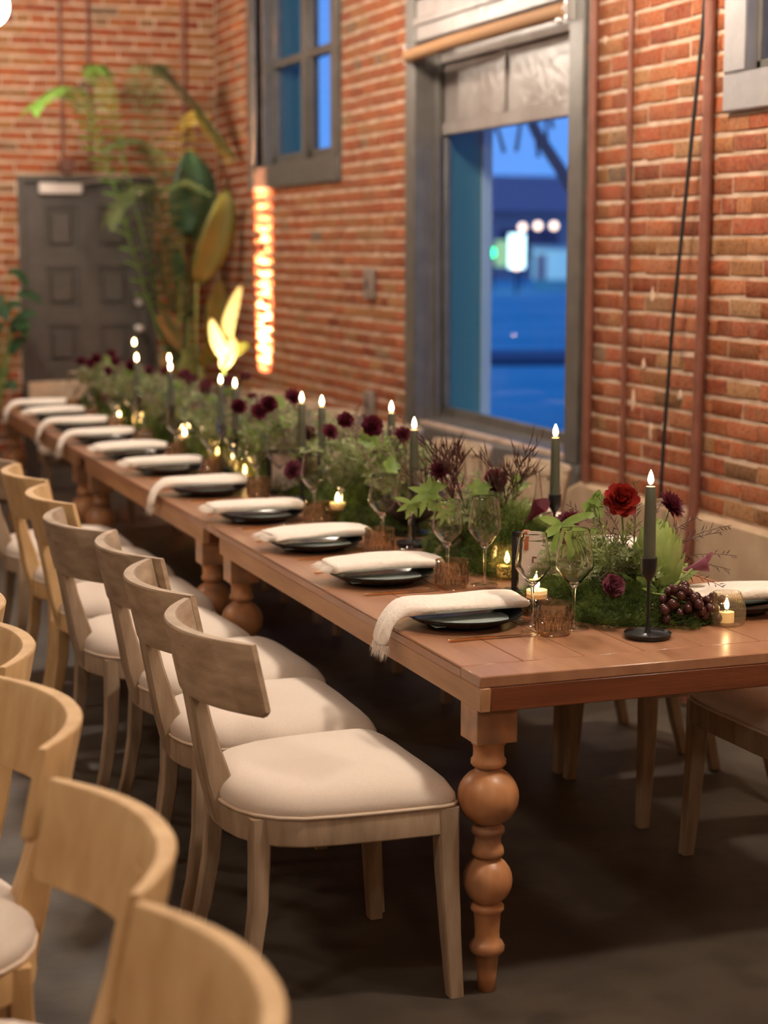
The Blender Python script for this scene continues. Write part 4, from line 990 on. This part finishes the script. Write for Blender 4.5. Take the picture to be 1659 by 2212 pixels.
c = w2a(2.305, 4.02, .885); calla(A, c, (.75, -.3, .25), .028, 'mauve'); stem(A, w2a(2.19, 4.0, .80), c, (.01, 0, .01), .004)
for (x, y, z, L) in [(1.975, 4.12, 1.000, .085), (2.06, 4.22, .945, .08), (2.19, 4.0, .83, .05)]:
    palmate(A, w2a(x, y, z), L, rA, 'lime', 6); stem(A, (0, 0, .03), w2a(x, y, z), (0, 0, .04), .002)
spray(A, [(Vector((-.10, .0, .05)), Vector((-.19, .05, .16)), Vector((0, 0, .02)), 16, .05, .006, {}), (Vector((-.08, -.02, .05)), Vector((-.15, -.12, .12)), Vector((0, 0, .02)), 16, .045, .006, {})] + fan((0, 0, .06), .17, 34, rA, (.3, 1.35), nl=14, L=.035, w=.004), 'leafy_sprig', 'sageleaf', rA, True)
spray(A, fan((-.06, .05, .05), .17, 16, rA, (.3, 1.3), nl=20, L=.02, w=.003), 'dried_sprig', 'fluff', rA, True)
spray(A, fan((-.02, 0, .06), .19, 22, rA, (.3, 1.3), nl=26, L=.028, w=.0016), 'fern_sprig', 'fern', rA, True)
spray(A, [(Vector(w2a(2.2, 4.15, .86)), Vector(w2a(*p)), Vector((0, 0, .02)), 22, .032, .0016, {}) for p in [(2.36, 4.10, 1.0), (2.42, 4.08, .96), (2.45, 4.05, .90), (2.40, 4.0, .875), (2.47, 4.12, .97), (2.34, 4.25, 1.03), (2.12, 4.2, 1.05), (2.05, 4.25, 1.03), (2.08, 4.05, .93), (2.02, 4.0, .87), (2.13, 4.25, .99), (2.38, 3.99, .83), (2.25, 4.25, 1.08), (2.23, 4.2, 1.06)]], 'dark_sprig', 'dark', rA, True)
# grapes: a bunch of its own
gr = thing('grape_bunch', 'bunch of dark red grapes beside the nearest candlestick', 'grapes', (2.235, 3.915, T))
gs = []
tries = 0
while len(gs) < 58 and tries < 6000:
    tries += 1; u = rA.random(); x = -.085 + .17 * u; rad = .046 - .018 * abs(u - .5)
    a = rA.uniform(0, 2 * pi); q = rA.random() ** .4; p = Vector((x, cos(a) * rad * q - .1 * (x) * .5, .034 + sin(a) * rad * q * .85 + (.028 if -.06 < x < .0 else 0)))
    R = rA.uniform(.0105, .0135)
    if p.z < R + .0005: p.z = R + .0005
    if all((p - o[0]).length > (R + o[1]) * .90 for o in gs): gs.append((p, R))
gm = MB().sphere((0, 0, 0), 1, 12, 8, (1, 1, 1.08)).mesh('grape', M['grape'], True)
for p, R in gs:
    o = bpy.data.objects.new('grape', gm); COL.objects.link(o); o.parent = gr; o.location = p; o.scale = (R, R, R)
MB().tube([(-.09, .03, .08), (-.05, .01, .075), (0, 0, .05), (.06, 0, .035)], .002, 6).build('stalk', M['stem'], gr)

# ---- arrangement B
rB = random.Random(202); CB = (2.12, 4.98)
B = thing('floral_arrangement', 'second flower arrangement with wispy burgundy twigs below the large window', 'flowers', (*CB, T))
wb_ = lambda x, y, z: w2a(x, y, z, CB)
moss_mound(B, .02, -.08, .17, .36, .14, 14000, rB)
moss_mound(B, .05, -.10, .13, .22, .17, 4200, rB, L=.03, mt='fern', name='fern_tuft')
def tree_twig(m, p, d, L, depth, r, w=.0016, leaf=.03):
    q = p + d * L; m.tube([p, (p + q) / 2 + Vector((r.uniform(-.004, .004), 0, 0)), q], [w, w * .85, w * .7], 4, caps=False)
    for k in range(5):
        u = r.uniform(.2, 1); b = p.lerp(q, u); ld = (d + Vector((r.uniform(-1, 1), r.uniform(-.7, .7), r.uniform(-.1, .9)))).normalized(); s = ld.cross(Vector((0, 1, .2))).normalized() * .0021; l = leaf * r.uniform(.7, 1.3)
        m.add([b, b + ld * l * .4 - s, b + ld * l * .4 + s, b + ld * l + Vector((0, 0, .2 * l))], [(0, 1, 3, 2)])
    if depth:
        for k in range(3): tree_twig(m, p.lerp(q, r.uniform(.45, 1)), (d + Vector((r.uniform(-.8, .8), r.uniform(-.5, .5), r.uniform(-.1, .6)))).normalized(), L * .68, depth - 1, r, w * .75, leaf)
m = MB()
for (x, y, z) in [(2.144, 4.75, 1.154), (1.949, 4.80, 1.141), (1.90, 4.9, 1.135), (1.97, 4.95, 1.10), (2.20, 4.8, 1.10)]:
    b = Vector((x * .4 + CB[0] * .6 - CB[0], y * .4 + CB[1] * .6 - CB[1], .08)); e = Vector(wb_(x, y, z)); d = (e - b); tree_twig(m, b, d.normalized(), d.length * .52, 2, rB, .0018, .042)
m.build('dark_twigs', M['dark'], B, False)['kind'] = 'stuff'
for (x, y, z, k, mt, R, ax) in [(1.952, 4.9, 1.05, 'sca', 'wine', .030, (-.3, -.7, .5)), (2.13, 4.9, 1.01, 'ran', 'wine', .032, (-.1, -.8, .4)), (1.923, 4.9, .995, 'hel', 'lime', .032, (-.5, -.6, .3)), (2.06, 4.86, .99, 'hel', 'lime', .032, (0, -.8, .5)), (2.20, 4.9, 1.0, 'hel', 'lime', .028, (.1, -.8, .5))]:
    c = wb_(x, y, z); flower(B, k, c, ax, R, mt, rB, {'ran': 'ranunculus', 'sca': 'scabiosa', 'hel': 'hellebore'}[k]); stem(B, (c[0] * .3, c[1] * .3, .03), (c[0], c[1], c[2] - R * .4), (0, 0, 0), .0022)
c = wb_(2.183, 4.75, .925); calla(B, c, (.5, -.3, .75), .030, 'wine'); stem(B, (.05, -.1, .05), c, (.02, 0, 0), .003)
for (x, y, z, L) in [(1.91, 4.90, .985, .072), (1.87, 4.92, .955, .06), (1.965, 4.9, .93, .06)]: palmate(B, wb_(x, y, z), L, rB, 'lime', 6); stem(B, (-.05, 0, .05), wb_(x, y, z), (0, 0, .03), .002)
spray(B, fan((0, -.05, .08), .19, 46, rB, (.2, 1.2), nl=15, L=.04, w=.0045), 'leafy_sprig', 'sageleaf', rB, True)
spray(B, fan((0, -.02, .07), .19, 26, rB, (.2, 1.2), nl=20, L=.022, w=.003), 'dried_sprig', 'fluff', rB, True)
spray(B, fan((0, -.12, .07), .17, 34, rB, (.3, 1.3), nl=26, L=.028, w=.0016), 'fern_sprig', 'fern', rB, True)
spray(B, [(Vector((-.03, -.05 + .1 * rB.random(), .03)), Vector((-.14 + .1 * rB.random(), -.30 + .3 * rB.random(), .03 + .05 * rB.random())), Vector((0, 0, .03)), 26, .03, .0016, {}) for _ in range(16)], 'dark_sprig', 'dark', rB, True)

# ---- fuller protos C and D for the middle and far table
def full_arr(seed, label, loc, reds, scale_h=1.0):
    r = random.Random(seed); t = thing('floral_arrangement', label, 'flowers', loc, group='flower arrangements along the table')
    moss_mound(t, 0, 0, .17, .46, .13, 9000, r, L=.022); moss_mound(t, .02, .1, .13, .32, .2, 3500, r, L=.04, mt='fern', name='fern_tuft')
    spray(t, sum([fan((0, y, .1), .22 * scale_h, 24, r, (.1, 1.2), nl=14, L=.05, w=.0075) for y in (-.28, 0, .28)], []), 'leafy_sprig', 'sageleaf', r, True)
    spray(t, sum([fan((0, y, .09), .22 * scale_h, 12, r, (.2, 1.2), nl=22, L=.035, w=.0024) for y in (-.3, -.05, .2, .35)], []), 'fern_sprig', 'fern', r, True)
    spray(t, sum([fan((0, y, .1), .27 * scale_h, 6, r, (.05, .8), nl=22, L=.035, w=.0022) for y in (-.3, 0, .3)], []), 'dark_sprig', 'dark', r, True)
    spray(t, sum([fan((0, y, .1), .24 * scale_h, 12, r, (.1, 1.1), nl=22, L=.03, w=.005) for y in (-.3, 0, .3)], []), 'dried_sprig', 'fluff', r, True)
    protea(t, (.02, -.2, .10), .055, .13, 'protea', r); protea(t, (-.01, .25, .11), .05, .12, 'protea', r)
    for (x, y, z, k, mt, R) in reds:
        ax = (r.uniform(-.5, .2), -.7, r.uniform(.3, .8)); flower(t, k, (x, y, z), ax, R, mt, r, {'ran': 'ranunculus', 'sca': 'scabiosa', 'hel': 'hellebore'}[k]); stem(t, (x * .3, y * .8, .04), (x, y, z - R * .4), (.01, 0, 0), .0022)
    for k in range(3): palmate(t, (r.uniform(-.12, .05), r.uniform(-.35, .35), r.uniform(.16, .24)), .08, r, 'lime', 6)
    return t
C1 = full_arr(303, 'third flower arrangement, dark red blooms left of the large window', (2.10, 5.88, T),
    [(-.11, -.28, .352, 'ran', 'wine', .034), (.0, -.28, .32, 'sca', 'wine', .032), (.055, -.28, .225, 'ran', 'mauve', .030), (-.205, -.28, .375, 'ran', 'wine', .026), (-.10, -.22, .30, 'hel', 'lime', .035), (.02, -.1, .27, 'hel', 'lime', .035), (-.13, .1, .30, 'sca', 'wine', .03), (-.08, -.38, .23, 'hel', 'lime', .03)])
C2 = full_arr(404, 'fourth flower arrangement with a magenta bloom low at its front', (2.08, 6.88, T),
    [(.0, -.1, .358, 'sca', 'wine', .034), (-.10, -.1, .334, 'ran', 'wine', .033), (-.14, -.1, .305, 'sca', 'wine', .034), (-.05, -.2, .27, 'hel', 'lime', .035), (-.14, .2, .30, 'ran', 'wine', .03), (-.10, -.42, .11, 'ran', 'mauve', .034), (.05, .3, .3, 'hel', 'lime', .035), (-.02, -.35, .24, 'ran', 'wine', .028)])
G = 'flower arrangements along the table'
for k, (src, x, y, rz, l) in enumerate([(C1, 2.07, 7.86, pi, 'fifth flower arrangement, ahead of the glowing leaf'), (C2, 2.07, 8.82, pi, 'sixth flower arrangement along the table'), (C1, 2.08, 9.72, .1, 'seventh flower arrangement, in front of the dark door'), (C2, 2.10, 10.52, 0, 'farthest flower arrangement at the table end')]):
    dup(src, l, (x, y, T), rz, G, .92)

# ================================================================== CORNER PLANTS
def paddle(parent, base, tip, Wd, mt, bend=(0, 0, 0), facing=(0, -1, 0), fold=.25, name='leaf'):
    pts = curve(base, tip, bend, 14); f = Vector(facing).normalized(); vs = []
    for i, p in enumerate(pts):
        u = i / 14; d = (pts[min(i + 1, 14)] - pts[max(i - 1, 0)]).normalized(); s = d.cross(f).normalized(); up = s.cross(d)
        w = Wd / 2 * max(.02, sin(pi * min(1, u * .96 + .04)) ** .55 * (1 - .15 * u))
        vs += [p - s * w + up * w * fold, p - s * w * .5 + up * w * fold * .35, p, p + s * w * .5 + up * w * fold * .35, p + s * w + up * w * fold]
    m = MB(); m.add(vs, [(i * 5 + k, i * 5 + k + 1, i * 5 + k + 6, i * 5 + k + 5) for i in range(14) for k in range(4)])
    o = m.build(name, M[mt], parent, True); sl = o.modifiers.new('t', 'SOLIDIFY'); sl.thickness = .002; return o
def frond(parent, pts, leaf, mt, r, n=38, w=.012, droop=.5, name='frond'):
    m = MB(); P = [Vector(p) for p in pts]
    # smooth the rachis
    Q = []
    for i in range(len(P) - 1):
        p0, p1, p2, p3 = P[max(i - 1, 0)], P[i], P[i + 1], P[min(i + 2, len(P) - 1)]
        for k in range(8):
            t_ = k / 8; Q.append(.5 * ((2 * p1) + (p2 - p0) * t_ + (2 * p0 - 5 * p1 + 4 * p2 - p3) * t_ ** 2 + (3 * p1 - p0 - 3 * p2 + p3) * t_ ** 3))
    Q.append(P[-1]); m.tube(Q, [.007 - .005 * i / len(Q) for i in range(len(Q))], 5)
    n = int(n * 1.2); w = w * 1.2
    for k in range(n * 2):
        u = .18 + .82 * (k // 2) / n; f = u * (len(Q) - 2); i = int(f); p = Q[i].lerp(Q[i + 1], f - i); d = (Q[i + 1] - Q[i]).normalized(); s = d.cross(Vector((0, 0, 1)))
        s = s.normalized() if s.length > .2 else Vector((1, 0, 0)); s = s * (1 if k % 2 else -1)
        L = leaf * (.35 + .65 * sin(pi * min(1, u * .9 + .05))) * r.uniform(.85, 1.1); dd = (s * .9 + d * .75 + Vector((0, 0, -droop * .3 + r.uniform(-.1, .1)))).normalized(); wv = d.cross(dd).cross(dd).normalized() * w * .5
        b = p + dd * L * .35; c = p + dd * L * .75 + Vector((0, 0, -droop * L * .25)); e = p + dd * L + Vector((0, 0, -droop * L * .55))
        m.add([p, b - wv, b + wv, c - wv * .8, c + wv * .8, e], [(0, 1, 2), (1, 3, 4, 2), (3, 5, 4)])
    return m.build(name, M[mt], parent, True)
def pot(parent, R, H):
    MB().lathe([(0, 0), (R * .8, 0), (R, H * .9), (R * 1.06, H * .92), (R * 1.06, H), (R * .96, H), (R * .94, H * .93), (0, H * .92)], 28).build('pot', M['pot'], parent)
    MB().lathe([(0, H * .925), (R * .93, H * .92), (0, H * .94)], 20).build('soil', M['soil'], parent)
rp = random.Random(55)
SB = (2.98, 12.2)
sp = thing('bird_of_paradise_plant', 'tall potted plant with broad paddle leaves in the room corner', 'plant', (*SB, 0)); pot(sp, .17, .34)
ls = lambda x, y, z: (x - SB[0], y - SB[1], z)
for (bs, tp, Wd, mt, be) in [((2.97, 12.25, 1.80), (3.02, 12.2, 2.36), .30, 'bigleaf', (.02, 0, 0)), ((3.03, 12.1, 1.47), (3.22, 12.0, 2.10), .24, 'oliveleaf', (.03, -.02, 0)), ((3.02, 12.3, 1.22), (2.84, 12.2, 1.80), .22, 'bigleaf', (-.03, 0, 0)),
        ((3.10, 12.35, 1.75), (3.13, 12.3, 2.30), .22, 'bigleaf', (.02, 0, 0)), ((3.13, 12.2, 1.05), (3.20, 12.15, 1.50), .17, 'oliveleaf', (.02, 0, 0)), ((2.93, 12.1, 1.02), (2.74, 12.0, 1.28), .16, 'bigleaf', (-.02, 0, .02)), ((2.94, 12.2, .95), (2.78, 12.1, .85), .15, 'bigleaf', (-.02, 0, .08)), ((3.05, 12.1, .9), (3.2, 12.0, 1.12), .15, 'oliveleaf', (.02, 0, .03))]:
    paddle(sp, ls(*bs), ls(*tp), Wd, mt, be)
    MB().tube(curve(ls(SB[0] + rp.uniform(-.05, .05), SB[1] + rp.uniform(-.05, .05), .3), ls(*bs), (rp.uniform(-.02, .02), 0, 0)) , [.016, .016, .015, .014, .013, .012, .011, .010, .008], 8).build('stalk', M['stem'], sp, True)
# uplit leaf plant in front of the corner lamp
UB = (3.0, 11.34)
ul = thing('uplit_plant', 'leaves coloured bright as if uplit, beside the corner uplight', 'plant', (*UB, 0)); pot(ul, .085, .22)
lu = lambda x, y, z: (x - UB[0], y - UB[1], z)
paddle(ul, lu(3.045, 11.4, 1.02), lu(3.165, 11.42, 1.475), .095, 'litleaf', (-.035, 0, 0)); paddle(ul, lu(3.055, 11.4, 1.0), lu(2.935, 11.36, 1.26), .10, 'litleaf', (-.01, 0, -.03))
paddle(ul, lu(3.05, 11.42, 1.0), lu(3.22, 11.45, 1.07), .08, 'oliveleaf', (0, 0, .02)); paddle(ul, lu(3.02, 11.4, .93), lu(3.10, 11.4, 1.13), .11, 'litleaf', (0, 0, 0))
MB().tube(curve((0, 0, .22), lu(3.05, 11.4, 1.02), (-.04, 0, 0)), .010, 8).build('stalk', M['stem'], ul, True)
# tall palm
PB = (3.13, 12.52)
pm = thing('areca_palm', 'tall arching palm with yellowing fronds in the room corner', 'palm', (*PB, 0)); pot(pm, .15, .30)
lp = lambda pts: [(x - PB[0], y - PB[1], z) for x, y, z in pts]
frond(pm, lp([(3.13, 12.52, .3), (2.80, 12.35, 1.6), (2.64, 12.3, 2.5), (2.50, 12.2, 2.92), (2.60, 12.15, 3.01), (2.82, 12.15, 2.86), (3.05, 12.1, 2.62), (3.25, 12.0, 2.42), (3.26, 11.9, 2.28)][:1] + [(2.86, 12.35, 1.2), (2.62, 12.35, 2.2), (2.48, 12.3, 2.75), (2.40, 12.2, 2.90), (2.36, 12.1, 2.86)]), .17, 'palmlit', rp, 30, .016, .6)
frond(pm, lp([(3.13, 12.52, .3), (2.90, 12.35, 1.3), (2.80, 12.3, 2.2), (2.72, 12.2, 2.8), (2.78, 12.1, 2.90), (2.98, 12.05, 2.72), (3.14, 12.0, 2.50), (3.27, 11.95, 2.32)]), .20, 'palm', rp, 46, .017, .7)
frond(pm, lp([(3.13, 12.52, .3), (3.0, 12.35, 1.6), (2.98, 12.3, 2.4), (3.05, 12.2, 2.62), (3.15, 12.1, 2.50), (3.26, 12.0, 2.27)]), .15, 'yellow', rp, 26, .013, .8)
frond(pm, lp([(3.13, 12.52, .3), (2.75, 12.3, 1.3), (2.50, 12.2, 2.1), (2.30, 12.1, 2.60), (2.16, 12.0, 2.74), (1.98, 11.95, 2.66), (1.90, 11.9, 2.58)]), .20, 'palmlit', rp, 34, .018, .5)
frond(pm, lp([(3.13, 12.52, .3), (2.85, 12.2, 1.4), (2.75, 12.1, 2.0), (2.62, 12.0, 2.12), (2.48, 11.95, 2.02), (2.38, 11.9, 1.86)]), .20, 'palm', rp, 34, .018, .6)
frond(pm, lp([(3.13, 12.52, .3), (2.90, 12.2, 1.4), (2.80, 12.1, 2.15), (2.70, 12.05, 2.38), (2.52, 12.0, 2.42), (2.36, 11.95, 2.33)]), .17, 'palm', rp, 30, .015, .6)
frond(pm, lp([(3.13, 12.52, .3), (3.0, 12.3, 1.2), (3.05, 12.2, 1.7), (3.1, 12.1, 2.0), (2.98, 12.05, 2.15), (2.8, 12.0, 2.1)]), .16, 'palm', rp, 30, .014, .6)
# plant at the left edge
LB = (1.62, 12.3)
lpn = thing('leafy_plant', 'dark leafy plant at the left edge beside the back door', 'plant', (*LB, 0)); pot(lpn, .16, .32)
for k in range(34):
    a = rp.uniform(0, 2 * pi); z = rp.uniform(.6, 1.75); rr_ = rp.uniform(.08, .26); tip = (cos(a) * rr_, sin(a) * rr_ * .8 - .05, z)
    MB().tube(curve((0, 0, .28), tip, (0, 0, .03)), .004, 5).build('stalk', M['stem'], lpn, True)
    paddle(lpn, tip, (tip[0] * 1.7, tip[1] * 1.3, z + rp.uniform(-.12, .10)), .11, 'bigleaf', (0, 0, .03), facing=(0, -.5, .8))
# corner uplight fixture and an added one, with their lights
uf = thing('uplight', 'small black uplight on the floor by the corner', 'lamp', (3.22, 11.56, 0))
MB().lathe([(0, 0), (.05, 0), (.055, .02), (.055, .12), (.05, .125), (.045, .11), (0, .10)], 20).build('housing', M['black'], uf)
MB().tube([(0, -.05, .05), (0, -.2, .005), (0, -.6, .005)], .004, 6).build('cord', M['cable'], uf)
uf2 = thing('uplight', 'small black uplight added to brighten the leaves', 'lamp', (3.10, 11.02, 0))  # extra lamp, added so the leaves get more light
MB().lathe([(0, 0), (.035, 0), (.04, .02), (.04, .11), (.035, .115), (.03, .10), (0, .09)], 20).build('housing', M['black'], uf2); MB().tube([(0, -.03, .05), (0, -.15, .005), (0, -.4, .005)], .004, 6).build('cord', M['cable'], uf2)
la = bpy.data.lights.new('wall_beam', 'AREA'); la.shape = 'RECTANGLE'; la.size = .05; la.size_y = .24; la.spread = radians(10); la.energy = 100; la.color = (1, .37, .19)
lo = bpy.data.objects.new('wall_beam', la); COL.objects.link(lo); lo.parent = uf; lo.location = (-.02, 0, .14); lo.rotation_euler = (0, radians(180 + 7.5), 0)
l2 = bpy.data.lights.new('leaf_beam', 'SPOT'); l2.energy = 1100; l2.spot_size = radians(20); l2.spot_blend = .4; l2.color = (1, .76, .48); l2.shadow_soft_size = .03
lo2 = bpy.data.objects.new('leaf_beam', l2); COL.objects.link(lo2); lo2.parent = uf2; lo2.location = (0, 0, .14)
lo2.rotation_euler = (Vector((3.06, 11.40, 1.2)) - Vector((3.10, 11.02, .14))).to_track_quat('-Z', 'Y').to_euler()

# ================================================================== OUTSIDE
GZ = .35
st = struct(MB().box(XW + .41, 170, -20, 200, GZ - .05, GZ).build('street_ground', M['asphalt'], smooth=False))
def dir_pt(b, dist): return (sin(radians(b)) * dist, cos(radians(b)) * dist)   # bearing in degrees from +y
struct(MB().add([(8.0, 19.5, GZ), (16.5, 17.0, GZ), (16.7, 18.6, GZ), (8.1, 21.2, GZ), (8.0, 19.5, GZ + .10), (16.5, 17.0, GZ + .10), (16.7, 18.6, GZ + .10), (8.1, 21.2, GZ + .10)], [(0, 1, 5, 4), (1, 2, 6, 5), (2, 3, 7, 6), (3, 0, 4, 7), (4, 5, 6, 7)]).build('street_kerb', M['kerb'], smooth=False))
bk = thing('far_building', 'long low building across the street seen through the large window', 'building', (44, 78, GZ))
MB().box(-26, 38, 0, 9, 0, 3.1).build('wall', M['house'], bk, False); MB().add([(-27, -.6, 3.1), (39, -.6, 3.1), (39, 5.5, 5.0), (-27, 5.5, 5.0), (39, 9.6, 3.1), (-27, 9.6, 3.1)], [(0, 1, 2, 3), (3, 2, 4, 5), (0, 3, 5), (1, 4, 2)]).build('roof', M['roofm'], bk, False)
for k in range(9): MB().box(-24 + 7 * k, -21 + 7 * k, -.08, .02, .9, 2.3).build('window', M['ext_dark'], bk, False)
x, y = dir_pt(24.1, 60)
sgn = thing('lit_sign', 'bright white lit sign across the street', 'sign', (x, y, GZ), -.4)
MB().box(-.26, .26, -.08, .08, .75, 1.85).build('lit_panel', M['signwhite'], sgn, False); MB().box(-.72, -.30, -.05, .05, .80, 1.65).build('side_panel', M['signyellow'], sgn, False); MB().box(-.05, .05, -.05, .05, 0, .75).build('post', M['ext_dark'], sgn, False)
for (b, d, z, mt, nm, l) in [(23.38, 64, 1.60, 'greenlamp', 'traffic_light', 'green traffic light across the street'), (24.27, 66, 2.50, 'warmlamp', 'street_lamp', 'warm street lamp, left of the three outside'), (24.75, 66, 2.55, 'warmlamp', 'street_lamp', 'warm street lamp, middle of the three outside'), (25.25, 66, 2.55, 'warmlamp', 'street_lamp', 'warm street lamp, right of the three outside'), (24.1, 56, 1.22, 'warmlamp', 'bollard_lamp', 'low pale lamp below the lit sign outside')]:
    x, y = dir_pt(b, d); t = thing(nm, l, 'lamp', (x, y, GZ)); MB().sphere((0, 0, z - GZ), .13, 10, 7).build('lens', M[mt], t); MB().tube([(0, .03, 0), (0, .03, z - GZ - .1)], .035, 6).build('post', M['ext_dark'], t)
x, y = dir_pt(25.25, 62)
ks = thing('kiosk', 'pale glowing kiosk across the street', 'kiosk', (x, y, GZ), -.4); MB().box(-.7, .9, -.4, .4, .35, 1.35).build('body', M['kiosk'], ks, False); MB().box(-.8, 1.0, -.5, .5, 1.35, 1.5).build('roof', M['extwhite'], ks, False); MB().box(-.62, -.25, -.42, -.4, .35, 1.2).build('door', M['house'], ks, False); MB().box(-.65, .85, -.35, .35, 0, .35).build('base', M['asphalt'], ks, False)
tx, ty = dir_pt(27.3, 15)
tr = thing('street_tree', 'bare leaning tree limb outside the large window', 'tree', (tx, ty, GZ))
rt = random.Random(77)
def P15(b, z, d=15): q = dir_pt(b, d); return (q[0] - tx, q[1] - ty, z - GZ)
MB().tube([P15(27.3, GZ), P15(27.0, 1.0), P15(26.4, 1.9), P15(25.4, 2.35), P15(24.7, 2.62), P15(24.1, 2.95), P15(23.6, 3.4), P15(23.2, 4.2)], [.12, .10, .055, .05, .045, .04, .035, .02], 10).build('limb', M['bark'], tr)
for k in range(26):
    b = rt.uniform(23, 26.5); z = 2.4 + rt.uniform(0, .9); MB().tube([P15(b, z), P15(b + rt.uniform(-.7, .5), z + rt.uniform(.2, .6)), P15(b + rt.uniform(-1, 1), z + rt.uniform(.7, 1.5))], [.018, .012, .005], 5).build('branch', M['bark'], tr)
